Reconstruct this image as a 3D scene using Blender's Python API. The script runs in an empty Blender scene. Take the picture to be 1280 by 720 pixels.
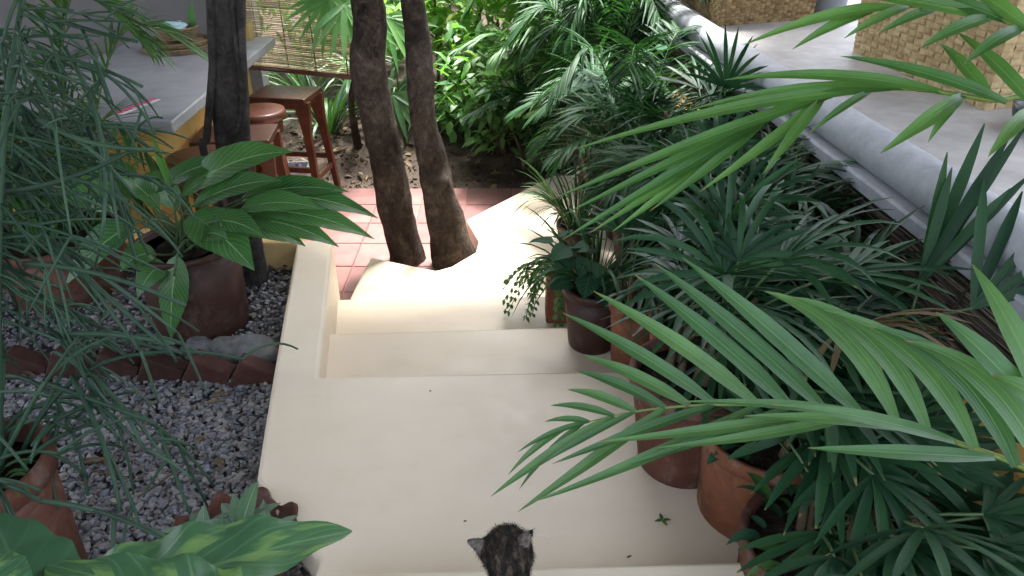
import bpy, bmesh, math, random
import numpy as np
from mathutils import Vector as V, Matrix, noise as mnoise
rnd = random.Random(7)
sc = bpy.context.scene
C = sc.collection
# ------------------------------------------------------------------ camera
PITCH = math.radians(30.0); F = 924.0; CAM = V((0, 0, 2.0))
cd = bpy.data.cameras.new('camera'); cam = bpy.data.objects.new('camera', cd); C.objects.link(cam)
cam.location = CAM; cam.rotation_euler = (math.radians(90) - PITCH, 0, 0)
cd.sensor_width = 36.0; cd.lens = 36.0 * F / 1280.0; cd.clip_end = 500; cd.clip_start = 0.02
sc.camera = cam
# ------------------------------------------------------------------ light
SUN_ELEV, SUN_AZ = math.radians(70), math.radians(12)       # azimuth measured from +Y towards +X
w = bpy.data.worlds.new('World'); sc.world = w; w.use_nodes = True
nt = w.node_tree; bg = nt.nodes['Background']
sky = nt.nodes.new('ShaderNodeTexSky'); sky.sky_type = 'NISHITA'; sky.sun_disc = False
sky.sun_elevation = SUN_ELEV; sky.sun_rotation = SUN_AZ
sky.dust_density = 4.0; sky.ozone_density = 1.0; sky.air_density = 1.0
hs = nt.nodes.new('ShaderNodeHueSaturation'); hs.inputs['Saturation'].default_value = 0.55
nt.links.new(sky.outputs[0], hs.inputs['Color']); nt.links.new(hs.outputs[0], bg.inputs[0]); bg.inputs[1].default_value = 0.15
sd = bpy.data.lights.new('sun', 'SUN'); sun = bpy.data.objects.new('sun', sd); C.objects.link(sun)
sd.energy = 3.0; sd.angle = math.radians(11); sd.color = (1.0, 0.98, 0.95)
sdir = V((math.sin(SUN_AZ) * math.cos(SUN_ELEV), math.cos(SUN_AZ) * math.cos(SUN_ELEV), math.sin(SUN_ELEV)))
sun.rotation_euler = sdir.to_track_quat('Z', 'Y').to_euler(); sun.location = (2, 8, 10)
sc.view_settings.view_transform = 'Standard'; sc.view_settings.look = 'None'
sc.view_settings.gamma = 1.0; sc.view_settings.use_curve_mapping = False
sc.view_settings.exposure = 2.62
sc.cycles.use_denoising = True
sc.cycles.max_bounces = 8; sc.cycles.diffuse_bounces = 5; sc.cycles.transparent_max_bounces = 8

# ------------------------------------------------------------------ pixel -> place
cP, sP = math.cos(PITCH), math.sin(PITCH)
def ray(px, py):
    x = (px - 640) / F; y = (360 - py) / F
    return V((x, cP + y * sP, -sP + y * cP))
def PZ(px, py, z):                      # where that sight line meets the level z
    d = ray(px, py); return CAM + d * ((z - CAM.z) / d.z)
def PY(px, py, Y):                      # ... or the upright plane y = Y
    d = ray(px, py); return CAM + d * (Y / d.y)
def PD(px, py, t):                      # ... or a given depth
    return CAM + ray(px, py) * t

# ------------------------------------------------------------------ scene helpers
ORG = {}
def thing(name, label, cat, loc, group=None):
    o = bpy.data.objects.new(name, None); C.objects.link(o); o.location = loc; o.empty_display_size = 0.05
    o['label'] = label; o['category'] = cat
    if group: o['group'] = group
    ORG[o.name] = V(loc); return o
def tag(o, label=None, cat=None, group=None, kind=None):
    if label: o['label'] = label
    if cat: o['category'] = cat
    if group: o['group'] = group
    if kind: o['kind'] = kind
    return o
def put(name, me, parent=None):
    o = bpy.data.objects.new(name, me); C.objects.link(o)
    if parent is not None:
        o.parent = parent; ORG[o.name] = ORG.get(parent.name, V((0, 0, 0)))
    return o
class MB:
    def __init__(s): s.v = []; s.f = []; s.uv = []; s.m = []
    def add(s, verts, faces, uvs=None, mi=0):
        n = len(s.v); s.v.extend(verts); s.f.extend([[i + n for i in f] for f in faces])
        s.uv.extend(uvs if uvs else [(0.5, 0.5)] * len(verts)); s.m.extend([mi] * len(faces)); return s
    def mesh(s, name, mats, smooth=True, org=None):
        me = bpy.data.meshes.new(name)
        vs = s.v if org is None else [(p[0] - org[0], p[1] - org[1], p[2] - org[2]) for p in s.v]
        me.from_pydata([tuple(p) for p in vs], [], s.f)
        uvl = me.uv_layers.new(name='UVMap')
        li = np.zeros(len(me.loops), dtype=np.int32); me.loops.foreach_get('vertex_index', li)
        uvl.data.foreach_set('uv', np.array(s.uv, dtype=np.float32)[li].ravel())
        if not isinstance(mats, (list, tuple)): mats = [mats]
        for m in mats: me.materials.append(m)
        me.polygons.foreach_set('material_index', np.array(s.m, dtype=np.int32))
        me.polygons.foreach_set('use_smooth', np.full(len(me.polygons), smooth, dtype=bool))
        me.update(); return me
    def build(s, name, mats, parent=None, smooth=True):
        org = ORG.get(parent.name) if parent is not None else None
        return put(name, s.mesh(name, mats, smooth, org), parent)
    # shapes
    def box(s, c, size, rot=None, mi=0):
        hx, hy, hz = size[0] / 2, size[1] / 2, size[2] / 2
        vs = [V((x, y, z)) for x in (-hx, hx) for y in (-hy, hy) for z in (-hz, hz)]
        if rot is not None: vs = [rot @ p for p in vs]
        c = V(c)
        return s.add([p + c for p in vs], [(0, 1, 3, 2), (4, 6, 7, 5), (0, 4, 5, 1), (2, 3, 7, 6), (0, 2, 6, 4), (1, 5, 7, 3)], None, mi)
    def prism(s, poly, z0, z1, mi=0):
        n = len(poly)
        a = sum(poly[i][0] * poly[(i + 1) % n][1] - poly[(i + 1) % n][0] * poly[i][1] for i in range(n))
        if a < 0: poly = poly[::-1]
        vs = [(p[0], p[1], z0) for p in poly] + [(p[0], p[1], z1) for p in poly]
        fs = [list(range(n))[::-1], list(range(n, 2 * n))] + [(i, (i + 1) % n, n + (i + 1) % n, n + i) for i in range(n)]
        return s.add(vs, fs, None, mi)
    def tube(s, pts, rad, n=6, cap=True, mi=0):
        pts = [V(p) for p in pts]; k = len(pts)
        if not hasattr(rad, '__len__'): rad = [rad] * k
        vs, uv, fs = [], [], []; ref = None
        for i, p in enumerate(pts):
            d = (pts[min(i + 1, k - 1)] - pts[max(i - 1, 0)])
            d = d.normalized() if d.length > 1e-9 else V((0, 0, 1))
            if ref is None: ref = d.orthogonal().normalized()
            ref = (ref - d * ref.dot(d)); ref = ref.normalized() if ref.length > 1e-6 else d.orthogonal().normalized()
            b = d.cross(ref)
            for j in range(n):
                a = 2 * math.pi * j / n
                vs.append(p + (ref * math.cos(a) + b * math.sin(a)) * rad[i]); uv.append((j / n, i / max(1, k - 1)))
        for i in range(k - 1):
            for j in range(n):
                fs.append((i * n + j, i * n + (j + 1) % n, (i + 1) * n + (j + 1) % n, (i + 1) * n + j))
        if cap: fs.append(list(range(n))[::-1]); fs.append(list(range((k - 1) * n, k * n)))
        return s.add(vs, fs, uv, mi)
    def lathe(s, c, prof, n=32, mi=0, wob=0.0, flute=None):
        c = V(c); vs, fs, uv = [], [], []; k = len(prof)
        for i, (r, z) in enumerate(prof):
            for j in range(n):
                a = 2 * math.pi * j / n
                rr = r * (1 + wob * math.sin(a * 2 + z * 9)); zz = z
                if flute: rr, zz = flute(a, i, rr, zz)
                vs.append(c + V((rr * math.cos(a), rr * math.sin(a), zz))); uv.append((j / n, i / (k - 1)))
        for i in range(k - 1):
            for j in range(n):
                fs.append((i * n + j, i * n + (j + 1) % n, (i + 1) * n + (j + 1) % n, (i + 1) * n + j))
        fs.append(list(range(n))[::-1]); fs.append(list(range((k - 1) * n, k * n)))
        return s.add(vs, fs, uv, mi)
PROF = {
    'lance': lambda t: max(0.02, math.sin(math.pi * min(1, t ** 0.72)) ** 0.85) if t < 1 else 0.02,
    'oval': lambda t: max(0.015, (math.sin(math.pi * t ** 0.80) ** 0.75) * (1 - 0.55 * t ** 5)) if 0 < t < 1 else 0.02,
    'strap': lambda t: max(0.03, min(1, 0.42 + 2.6 * t) * min(1, ((1 - t) * 2.1) ** 0.75)) if t < 1 else 0.03,
    'blunt': lambda t: max(0.1, min(1, 0.38 + 1.9 * t) * min(1, ((1 - t) * 3.2) ** 0.6)) if t < 1 else 0.12,
    'wide': lambda t: max(0.015, (math.sin(math.pi * t ** 0.62) ** 0.7)) if 0 < t < 1 else 0.02,
}
def curve_dir(p, d, L, n, droop, bend=None):
    pts = [V(p)]; d = V(d).normalized(); dirs = []
    for i in range(n):
        q = d + V((0, 0, -1)) * droop * ((i + 0.5) / n)
        if bend is not None: q = q + bend * ((i + 0.5) / n)
        q.normalize(); dirs.append(q); pts.append(pts[-1] + q * (L / n))
    dirs.append(dirs[-1]); return pts, dirs
def ribbon(mb, pts, side0, W, prof='lance', fold=0.2, m=1, wave=0.0, wfreq=5.0, ph=0.0, mi=0, curl=0.0):
    """a leaf blade along pts; m cells on either side of the midrib; W is the full width"""
    n = len(pts) - 1; pf = PROF[prof]; vs, uv, fs = [], [], []; k = 2 * m + 1
    for i, p in enumerate(pts):
        t = i / n
        d = (pts[min(i + 1, n)] - pts[max(i - 1, 0)]).normalized()
        sd_ = V(side0) - d * V(side0).dot(d)
        sd_ = sd_.normalized() if sd_.length > 1e-5 else d.orthogonal().normalized()
        nn = sd_.cross(d)
        hw = pf(t) * W * 0.5
        for j in range(-m, m + 1):
            u = j / m
            z = fold * abs(u) * hw - curl * u * u * hw
            if wave: z += wave * W * abs(u) ** 1.5 * math.sin(wfreq * t * 2 * math.pi + ph + (1.3 if u > 0 else 0)) * pf(t)
            vs.append(p + sd_ * (u * hw) + nn * z); uv.append((0.5 + 0.5 * u, t))
    for i in range(n):
        for j in range(k - 1):
            a = i * k + j; fs.append((a, a + 1, a + k + 1, a + k))
    mb.add(vs, fs, uv, mi); return mb
def sideways(d, roll=0.0):
    d = V(d).normalized(); s_ = d.cross(V((0, 0, 1)))
    if s_.length < 1e-3: s_ = V((1, 0, 0))
    s_.normalize()
    return Matrix.Rotation(roll, 3, d) @ s_ if roll else s_
def bez(a, b, c, n):
    a, b, c = V(a), V(b), V(c)
    return [a * (1 - t) ** 2 + b * 2 * t * (1 - t) + c * t * t for t in [i / n for i in range(n + 1)]]
def smooth_path(pts, n):
    pts = [V(p) for p in pts]; out = []; k = len(pts)
    for i in range(n + 1):
        u = i / n * (k - 1); j = min(int(u), k - 2); t = u - j
        p0, p1, p2, p3 = pts[max(j - 1, 0)], pts[j], pts[j + 1], pts[min(j + 2, k - 1)]
        out.append(0.5 * ((2 * p1) + (p2 - p0) * t + (2 * p0 - 5 * p1 + 4 * p2 - p3) * t * t + (3 * p1 - p0 - 3 * p2 + p3) * t ** 3))
    return out
def path_at(pts, u):
    u = max(0, min(1, u)) * (len(pts) - 1); j = min(int(u), len(pts) - 2); return pts[j].lerp(pts[j + 1], u - j)

# ------------------------------------------------------------------ materials
def mat(name, rough=0.6, spec=0.5):
    m = bpy.data.materials.new(name); m.use_nodes = True; nt = m.node_tree
    b = nt.nodes['Principled BSDF']; b.inputs['Roughness'].default_value = rough; b.inputs['Specular IOR Level'].default_value = spec
    return m, nt, b
def ramp(nt, fac, stops, interp='LINEAR'):
    r = nt.nodes.new('ShaderNodeValToRGB'); r.color_ramp.interpolation = interp
    el = r.color_ramp.elements
    while len(el) < len(stops): el.new(0.5)
    for e, (p, c) in zip(el, stops): e.position = p; e.color = (c[0], c[1], c[2], 1)
    nt.links.new(fac, r.inputs[0]); return r.outputs[0]
def noise(nt, scale, detail=5, rough=0.6, coord='Object', dist=0.0, vec=None):
    if vec is None: vec = nt.nodes.new('ShaderNodeTexCoord').outputs[coord]
    n = nt.nodes.new('ShaderNodeTexNoise'); n.inputs['Scale'].default_value = scale; n.inputs['Detail'].default_value = detail
    n.inputs['Roughness'].default_value = rough; n.inputs['Distortion'].default_value = dist
    nt.links.new(vec, n.inputs['Vector']); return n.outputs['Fac']
def bump(nt, b, h, strength=0.3, dist=0.01, prev=None):
    bp = nt.nodes.new('ShaderNodeBump'); bp.inputs['Strength'].default_value = strength; bp.inputs['Distance'].default_value = dist
    nt.links.new(h, bp.inputs['Height'])
    if prev is not None: nt.links.new(prev, bp.inputs['Normal'])
    nt.links.new(bp.outputs[0], b.inputs['Normal']); return bp.outputs[0]
def mixc(nt, fac, a, b, mode='MIX'):
    m = nt.nodes.new('ShaderNodeMix'); m.data_type = 'RGBA'; m.blend_type = mode
    for sck, val in ((m.inputs[0], fac), (m.inputs[6], a), (m.inputs[7], b)):
        if hasattr(val, 'is_linked'): nt.links.new(val, sck)
        elif hasattr(val, '__len__'): sck.default_value = (val[0], val[1], val[2], 1)
        else: sck.default_value = val
    return m.outputs[2]
def surf(name, c1, c2, scale=4, rough=0.6, spec=0.4, bs=0.15, bscale=60, bd=0.004, c3=None, island=False, fine=None, bloom=0.0):
    m, nt, b = mat(name, rough, spec)
    f = noise(nt, scale, 6, 0.62)
    stops = [(0.3, c1), (0.7, c2)] if c3 is None else [(0.25, c1), (0.5, c2), (0.75, c3)]
    col = ramp(nt, f, stops)
    if island:
        g = nt.nodes.new('ShaderNodeObjectInfo').outputs['Random']
        v = ramp(nt, g, [(0, (0.72, 0.72, 0.72)), (1, (1.25, 1.2, 1.15))]); col = mixc(nt, 1.0, col, v, 'MULTIPLY')
    if fine:
        v = ramp(nt, noise(nt, fine, 3, 0.7), [(0.35, (0.9, 0.9, 0.9)), (0.65, (1.07, 1.07, 1.07))]); col = mixc(nt, 1.0, col, v, 'MULTIPLY')
    if bloom:
        k_ = ramp(nt, noise(nt, 7, 6, 0.7, dist=0.8), [(0.52, (0, 0, 0)), (0.72, (bloom,) * 3)]); col = mixc(nt, k_, col, (0.30, 0.25, 0.21))
        k_ = ramp(nt, noise(nt, 4, 5, 0.7), [(0.30, (0.75,) * 3), (0.46, (0, 0, 0))]); col = mixc(nt, k_, col, (0.03, 0.024, 0.016))
    nt.links.new(col, b.inputs['Base Color'])
    rr = ramp(nt, noise(nt, scale * 3, 3), [(0.3, (rough * 0.85,) * 3), (0.7, (min(1, rough * 1.15),) * 3)]); nt.links.new(rr, b.inputs['Roughness'])
    if bs: bump(nt, b, noise(nt, bscale, 4, 0.65), bs, bd)
    return m
def leaf_mat(name, dark, light, rough=0.38, trans=0.22, rib=None, veins=0.0, spec=0.5, tip=None, stripes=0.0, bright=None, ribs=0.3, brown=None):
    m, nt, b = mat(name, rough, spec)
    oi = nt.nodes.new('ShaderNodeObjectInfo').outputs['Random']
    gi = nt.nodes.new('ShaderNodeNewGeometry').outputs['Random Per Island']
    ad = nt.nodes.new('ShaderNodeMath'); ad.operation = 'ADD'; nt.links.new(oi, ad.inputs[0]); nt.links.new(gi, ad.inputs[1])
    fr = nt.nodes.new('ShaderNodeMath'); fr.operation = 'FRACT'; nt.links.new(ad.outputs[0], fr.inputs[0])
    stops = [(0.0, dark), (0.8, light)] + ([(0.93, light), (1.0, tip)] if tip else [])
    col = ramp(nt, fr.outputs[0], stops)
    f = noise(nt, 9, 4)
    col = mixc(nt, 1.0, col, ramp(nt, f, [(0.3, (0.78, 0.8, 0.8)), (0.7, (1.2, 1.18, 1.1))]), 'MULTIPLY')
    uvn = nt.nodes.new('ShaderNodeTexCoord').outputs['UV']
    sep = nt.nodes.new('ShaderNodeSeparateXYZ'); nt.links.new(uvn, sep.inputs[0])
    def M(op, a, b_=None, c_=None):
        q = nt.nodes.new('ShaderNodeMath'); q.operation = op
        for i, v in enumerate((a, b_, c_)):
            if v is None: continue
            if hasattr(v, 'is_linked'): nt.links.new(v, q.inputs[i])
            else: q.inputs[i].default_value = v
        return q.outputs[0]
    au = M('ABSOLUTE', M('SUBTRACT', sep.outputs[0], 0.5))
    h = None
    if rib is not None:
        rb = M('LESS_THAN', au, 0.022); col = mixc(nt, M('MULTIPLY', rb, 0.8), col, rib); h = M('MULTIPLY', rb, -1.0)
    if veins:
        ph = M('MULTIPLY', M('SUBTRACT', sep.outputs[1], M('MULTIPLY', au, 0.55)), 2 * math.pi * veins)
        s_ = M('SINE', ph); vn = M('POWER', M('MULTIPLY_ADD', s_, 0.5, 0.5), 14.0)
        col = mixc(nt, M('MULTIPLY', vn, 0.35), col, rib if rib is not None else light)
        h2 = M('MULTIPLY_ADD', s_, 0.35, M('MULTIPLY', vn, -0.5)); h = h2 if h is None else M('ADD', h, h2)
        if stripes:
            big = M('GREATER_THAN', M('SINE', M('MULTIPLY', ph, 0.37)), 0.45)
            nz = noise(nt, 6, 2, vec=uvn); msk = M('MULTIPLY', big, ramp(nt, nz, [(0.42, (0, 0, 0)), (0.6, (1, 1, 1))]))
            col = mixc(nt, M('MULTIPLY', msk, stripes), col, bright)
    else:
        h2 = M('SINE', M('MULTIPLY', sep.outputs[0], 2 * math.pi * 7)); h = M('MULTIPLY', h2, 0.4) if h is None else M('ADD', h, M('MULTIPLY', h2, 0.4))
    if brown:
        bz = M('ADD', sep.outputs[1], M('MULTIPLY', M('SUBTRACT', noise(nt, 12, 3), 0.5), 0.25)); bm_ = ramp(nt, bz, [(brown, (0, 0, 0)), (brown + 0.05, (1, 1, 1))]); col = mixc(nt, bm_, col, (0.20, 0.15, 0.055))
    nt.links.new(col, b.inputs['Base Color'])
    nrm = bump(nt, b, h, ribs, 0.002)
    tr = nt.nodes.new('ShaderNodeBsdfTranslucent'); nt.links.new(mixc(nt, 1.0, col, (1.25, 1.5, 0.55), 'MULTIPLY'), tr.inputs[0]); nt.links.new(nrm, tr.inputs[1])
    mx = nt.nodes.new('ShaderNodeMixShader'); mx.inputs[0].default_value = trans
    nt.links.new(b.outputs[0], mx.inputs[1]); nt.links.new(tr.outputs[0], mx.inputs[2])
    nt.links.new(mx.outputs[0], nt.nodes['Material Output'].inputs[0]); return m

def cream(name):
    m, nt, b = mat(name, 0.45, 0.45)
    col = ramp(nt, noise(nt, 2.2, 6, 0.6), [(0.3, (0.70, 0.595, 0.445)), (0.7, (0.75, 0.655, 0.505))])
    col = mixc(nt, 1.0, col, ramp(nt, noise(nt, 6, 5, 0.6), [(0.25, (0.955, 0.945, 0.93)), (0.5, (1, 1, 1)), (0.75, (1.02, 1.02, 1.02))]), 'MULTIPLY')
    sc_ = noise(nt, 85, 3, 0.75); col = mixc(nt, 1.0, col, ramp(nt, sc_, [(0.20, (0.55, 0.50, 0.44)), (0.27, (1, 1, 1))]), 'MULTIPLY')
    tc_ = nt.nodes.new('ShaderNodeTexCoord'); mp_ = nt.nodes.new('ShaderNodeMapping'); mp_.inputs['Scale'].default_value = (1.2, 9, 1); mp_.inputs['Rotation'].default_value = (0, 0, 0.5); nt.links.new(tc_.outputs['Object'], mp_.inputs[0])
    col = mixc(nt, 1.0, col, ramp(nt, noise(nt, 3.0, 4, 0.65, vec=mp_.outputs[0]), [(0.25, (0.965, 0.96, 0.95)), (0.45, (1, 1, 1))]), 'MULTIPLY')
    nt.links.new(col, b.inputs['Base Color'])
    nt.links.new(ramp(nt, noise(nt, 9, 4), [(0.3, (0.36,) * 3), (0.7, (0.55,) * 3)]), b.inputs['Roughness'])
    n1 = bump(nt, b, noise(nt, 5, 3), 0.15, 0.01); bump(nt, b, noise(nt, 60, 4), 0.08, 0.003, n1); return m
M_cream = cream('cream_paint')
M_ochre = surf('ochre_paint', (0.50, 0.30, 0.08), (0.60, 0.39, 0.13), 2.5, 0.6, 0.3, 0.25, 30, 0.006, fine=7)
M_creamwall = surf('pale_yellow_paint', (0.55, 0.38, 0.16), (0.64, 0.47, 0.22), 2.5, 0.6, 0.3, 0.25, 30, 0.006, fine=7)
M_terra = surf('terracotta', (0.075, 0.028, 0.018), (0.11, 0.041, 0.026), 5, 0.75, 0.25, 0.3, 70, 0.004, c3=(0.15, 0.066, 0.042), fine=22, bloom=0.5)
M_terra_dk = surf('dark_brown_clay', (0.038, 0.016, 0.011), (0.058, 0.024, 0.016), 5, 0.55, 0.3, 0.25, 60, 0.004, fine=18, bloom=0.2)
M_terra_or = surf('orange_clay', (0.17, 0.063, 0.032), (0.23, 0.09, 0.046), 5, 0.8, 0.2, 0.3, 70, 0.004, fine=20, bloom=0.55)
M_soil = surf('potting_soil', (0.012, 0.009, 0.007), (0.04, 0.028, 0.02), 30, 0.95, 0.1, 0.9, 60, 0.03)
M_ground = surf('dry_soil', (0.035, 0.027, 0.021), (0.08, 0.06, 0.047), 6, 0.95, 0.1, 0.8, 40, 0.03, c3=(0.11, 0.085, 0.068), fine=25)
M_tile = surf('red_clay_tile', (0.21, 0.098, 0.09), (0.26, 0.128, 0.118), 3, 0.42, 0.4, 0.12, 30, 0.003, island=True, fine=14)
M_grout = surf('grout', (0.21, 0.12, 0.108), (0.26, 0.152, 0.138), 10, 0.9, 0.2, 0.3, 60, 0.003)
M_concrete = surf('grey_concrete', (0.26, 0.25, 0.24), (0.38, 0.37, 0.355), 4.0, 0.5, 0.4, 0.2, 22, 0.005, c3=(0.46, 0.445, 0.425), fine=18)
M_bull = surf('polished_cement_edge', (0.27, 0.285, 0.31), (0.39, 0.405, 0.43), 5, 0.62, 0.25, 0.25, 18, 0.006, c3=(0.46, 0.47, 0.49), fine=26)
M_bar = surf('grey_cement_counter', (0.20, 0.205, 0.225), (0.28, 0.285, 0.305), 2.4, 0.38, 0.5, 0.08, 50, 0.002, c3=(0.33, 0.335, 0.35), fine=9)
M_wallgrey = surf('grey_plaster', (0.15, 0.148, 0.15), (0.20, 0.196, 0.198), 2, 0.8, 0.2, 0.2, 30, 0.004)
M_wood = surf('red_brown_wood', (0.065, 0.022, 0.014), (0.105, 0.036, 0.021), 7, 0.32, 0.5, 0.12, 25, 0.003, c3=(0.14, 0.054, 0.031), fine=30)
M_wood_dk = surf('dark_wood', (0.045, 0.02, 0.014), (0.085, 0.034, 0.022), 7, 0.35, 0.5, 0.12, 25, 0.003)
M_brick = surf('dark_red_brick', (0.035, 0.014, 0.011), (0.062, 0.025, 0.019), 14, 0.85, 0.25, 0.5, 55, 0.005, island=True, fine=30)
M_stone = surf('pale_river_stone', (0.035, 0.037, 0.038), (0.13, 0.128, 0.122), 16, 0.85, 0.2, 0.6, 45, 0.01, c3=(0.20, 0.195, 0.18))
M_thatch = surf('dry_thatch', (0.12, 0.085, 0.05), (0.22, 0.16, 0.10), 9, 0.95, 0.1, 0.5, 50, 0.01)
M_white = surf('white_plastic', (0.72, 0.74, 0.78), (0.8, 0.81, 0.83), 3, 0.35, 0.5, 0.0)
M_purple = surf('lilac_plastic', (0.42, 0.3, 0.62), (0.5, 0.38, 0.7), 4, 0.35, 0.5, 0.0)
M_blue = surf('light_blue_cloth', (0.30, 0.5, 0.58), (0.5, 0.66, 0.72), 20, 0.9, 0.1, 0.4, 60, 0.004)
M_pink = surf('pink_print', (0.72, 0.05, 0.19), (0.78, 0.09, 0.25), 10, 0.5, 0.4, 0.0)
M_paper = surf('white_paper', (0.74, 0.70, 0.70), (0.8, 0.77, 0.77), 10, 0.6, 0.3, 0.0)
M_metal = surf('dull_grey_metal', (0.25, 0.28, 0.32), (0.34, 0.37, 0.42), 4, 0.4, 0.5, 0.0)
M_black = surf('black_plastic', (0.012, 0.012, 0.014), (0.022, 0.022, 0.025), 5, 0.4, 0.5, 0.0)
def bark(name, a, b_, c_):
    m, nt, b = mat(name, 0.9, 0.15)
    tc = nt.nodes.new('ShaderNodeTexCoord'); mp = nt.nodes.new('ShaderNodeMapping'); mp.inputs['Scale'].default_value = (1, 1, 0.75)
    nt.links.new(tc.outputs['Object'], mp.inputs[0])
    f1 = noise(nt, 13, 9, 0.75, dist=0.9, vec=mp.outputs[0]); f2 = noise(nt, 60, 6, 0.75, vec=mp.outputs[0]); f3 = noise(nt, 2.6, 3, vec=mp.outputs[0])
    col = ramp(nt, f1, [(0.32, a), (0.52, b_), (0.72, c_)])
    col = mixc(nt, 1.0, col, ramp(nt, f3, [(0.36, (0.45, 0.42, 0.4)), (0.55, (1.1, 1.1, 1.1))]), 'MULTIPLY')
    col = mixc(nt, 1.0, col, ramp(nt, f2, [(0.35, (0.6, 0.6, 0.6)), (0.65, (1.25, 1.22, 1.2))]), 'MULTIPLY')
    nt.links.new(col, b.inputs['Base Color'])
    n1 = bump(nt, b, f1, 1.0, 0.03); bump(nt, b, f2, 0.9, 0.012, n1); return m
M_bark = bark('brown_bark', (0.028, 0.022, 0.018), (0.085, 0.068, 0.056), (0.18, 0.15, 0.125))
M_barkg = bark('grey_bark', (0.035, 0.032, 0.03), (0.085, 0.078, 0.072), (0.15, 0.14, 0.128))
M_stem = surf('green_stem', (0.045, 0.085, 0.03), (0.075, 0.13, 0.045), 10, 0.5, 0.4, 0.0)
M_cane = surf('brown_cane', (0.06, 0.045, 0.028), (0.13, 0.10, 0.06), 20, 0.8, 0.2, 0.4, 60, 0.004)
M_twig = surf('dry_twig', (0.05, 0.035, 0.025), (0.1, 0.075, 0.055), 20, 0.9, 0.1, 0.0)
L_fan = leaf_mat('lady_palm_leaf', (0.008, 0.036, 0.017), (0.026, 0.078, 0.032), 0.42, 0.18, ribs=0.08, spec=0.2, brown=0.97)
L_palm = leaf_mat('palm_leaflet', (0.04, 0.12, 0.042), (0.085, 0.19, 0.06), 0.36, 0.28, rib=(0.17, 0.30, 0.10), brown=0.95, ribs=0.15)
L_palm2 = leaf_mat('arching_palm_leaflet', (0.045, 0.13, 0.036), (0.09, 0.205, 0.05), 0.36, 0.3, rib=(0.16, 0.28, 0.10), brown=0.96, ribs=0.15)
L_dark = leaf_mat('dark_palm_leaflet', (0.012, 0.045, 0.02), (0.035, 0.10, 0.035), 0.5, 0.22, ribs=0.1, spec=0.22)
L_mid = leaf_mat('mid_palm_leaflet', (0.03, 0.09, 0.03), (0.075, 0.17, 0.05), 0.48, 0.28, spec=0.3, ribs=0.15)
L_broad = leaf_mat('broad_glossy_leaf', (0.03, 0.105, 0.03), (0.062, 0.165, 0.048), 0.26, 0.15, rib=(0.2, 0.34, 0.15), veins=13)
L_varieg = leaf_mat('mottled_broad_leaf', (0.04, 0.12, 0.055), (0.06, 0.15, 0.07), 0.3, 0.2, rib=(0.14, 0.27, 0.13), veins=9, stripes=0.75, bright=(0.19, 0.32, 0.10))
L_pencil = leaf_mat('grey_green_stem', (0.018, 0.046, 0.027), (0.042, 0.088, 0.054), 0.55, 0.04, spec=0.25)
L_succ = leaf_mat('grey_green_succulent', (0.06, 0.13, 0.065), (0.14, 0.22, 0.14), 0.55, 0.12, rib=(0.27, 0.35, 0.24))
L_round = leaf_mat('dark_round_leaf', (0.012, 0.045, 0.026), (0.03, 0.085, 0.04), 0.62, 0.12, spec=0.15, rib=(0.05, 0.12, 0.06), veins=6)
L_bright = leaf_mat('bright_shrub_leaf', (0.10, 0.24, 0.05), (0.22, 0.38, 0.09), 0.42, 0.42, tip=(0.38, 0.42, 0.07))
L_bright2 = leaf_mat('fresh_shrub_leaf', (0.07, 0.19, 0.06), (0.15, 0.31, 0.10), 0.34, 0.38)
L_shade = leaf_mat('deep_shrub_leaf', (0.02, 0.075, 0.025), (0.06, 0.15, 0.045), 0.36, 0.25)
L_strap = leaf_mat('strap_leaf', (0.025, 0.085, 0.03), (0.07, 0.16, 0.05), 0.4, 0.2)
L_fern = leaf_mat('fern_leaf', (0.035, 0.11, 0.03), (0.08, 0.19, 0.05), 0.5, 0.3)
L_dry = leaf_mat('dry_leaf', (0.10, 0.065, 0.035), (0.20, 0.14, 0.075), 0.8, 0.2)
# ================================================================== the setting
def sheet(name, x0, x1, y0, y1, nx, ny, zf, m, label=None, cat=None):
    mb = MB(); vs = [(x0 + (x1 - x0) * i / nx, y0 + (y1 - y0) * j / ny) for j in range(ny + 1) for i in range(nx + 1)]
    mb.add([(x, y, zf(x, y)) for x, y in vs], [(j * (nx + 1) + i, j * (nx + 1) + i + 1, (j + 1) * (nx + 1) + i + 1, (j + 1) * (nx + 1) + i) for j in range(ny) for i in range(nx)])
    o = mb.build(name, m); o['kind'] = 'structure'
    return o
sheet('ground', -120, 120, -120, 120, 4, 4, lambda x, y: -0.12, M_ground)
def soil_z(x, y):
    s = max(0.0, min(1, (y - 4.86) / 0.9))
    return -0.03 + 0.16 * s * s * (3 - 2 * s) + 0.05 * mnoise.noise(V((x * 2.1, y * 2.1, 0))) * s + 0.03 * mnoise.noise(V((x * 7, y * 7, 3))) + 0.012 * mnoise.noise(V((x * 25, y * 25, 5)))
tag(sheet('planting_bed', -6, 7, 4.86, 12.5, 190, 130, soil_z, M_ground), 'bare brown soil of the planting bed beyond the red tiles', 'soil')
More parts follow.
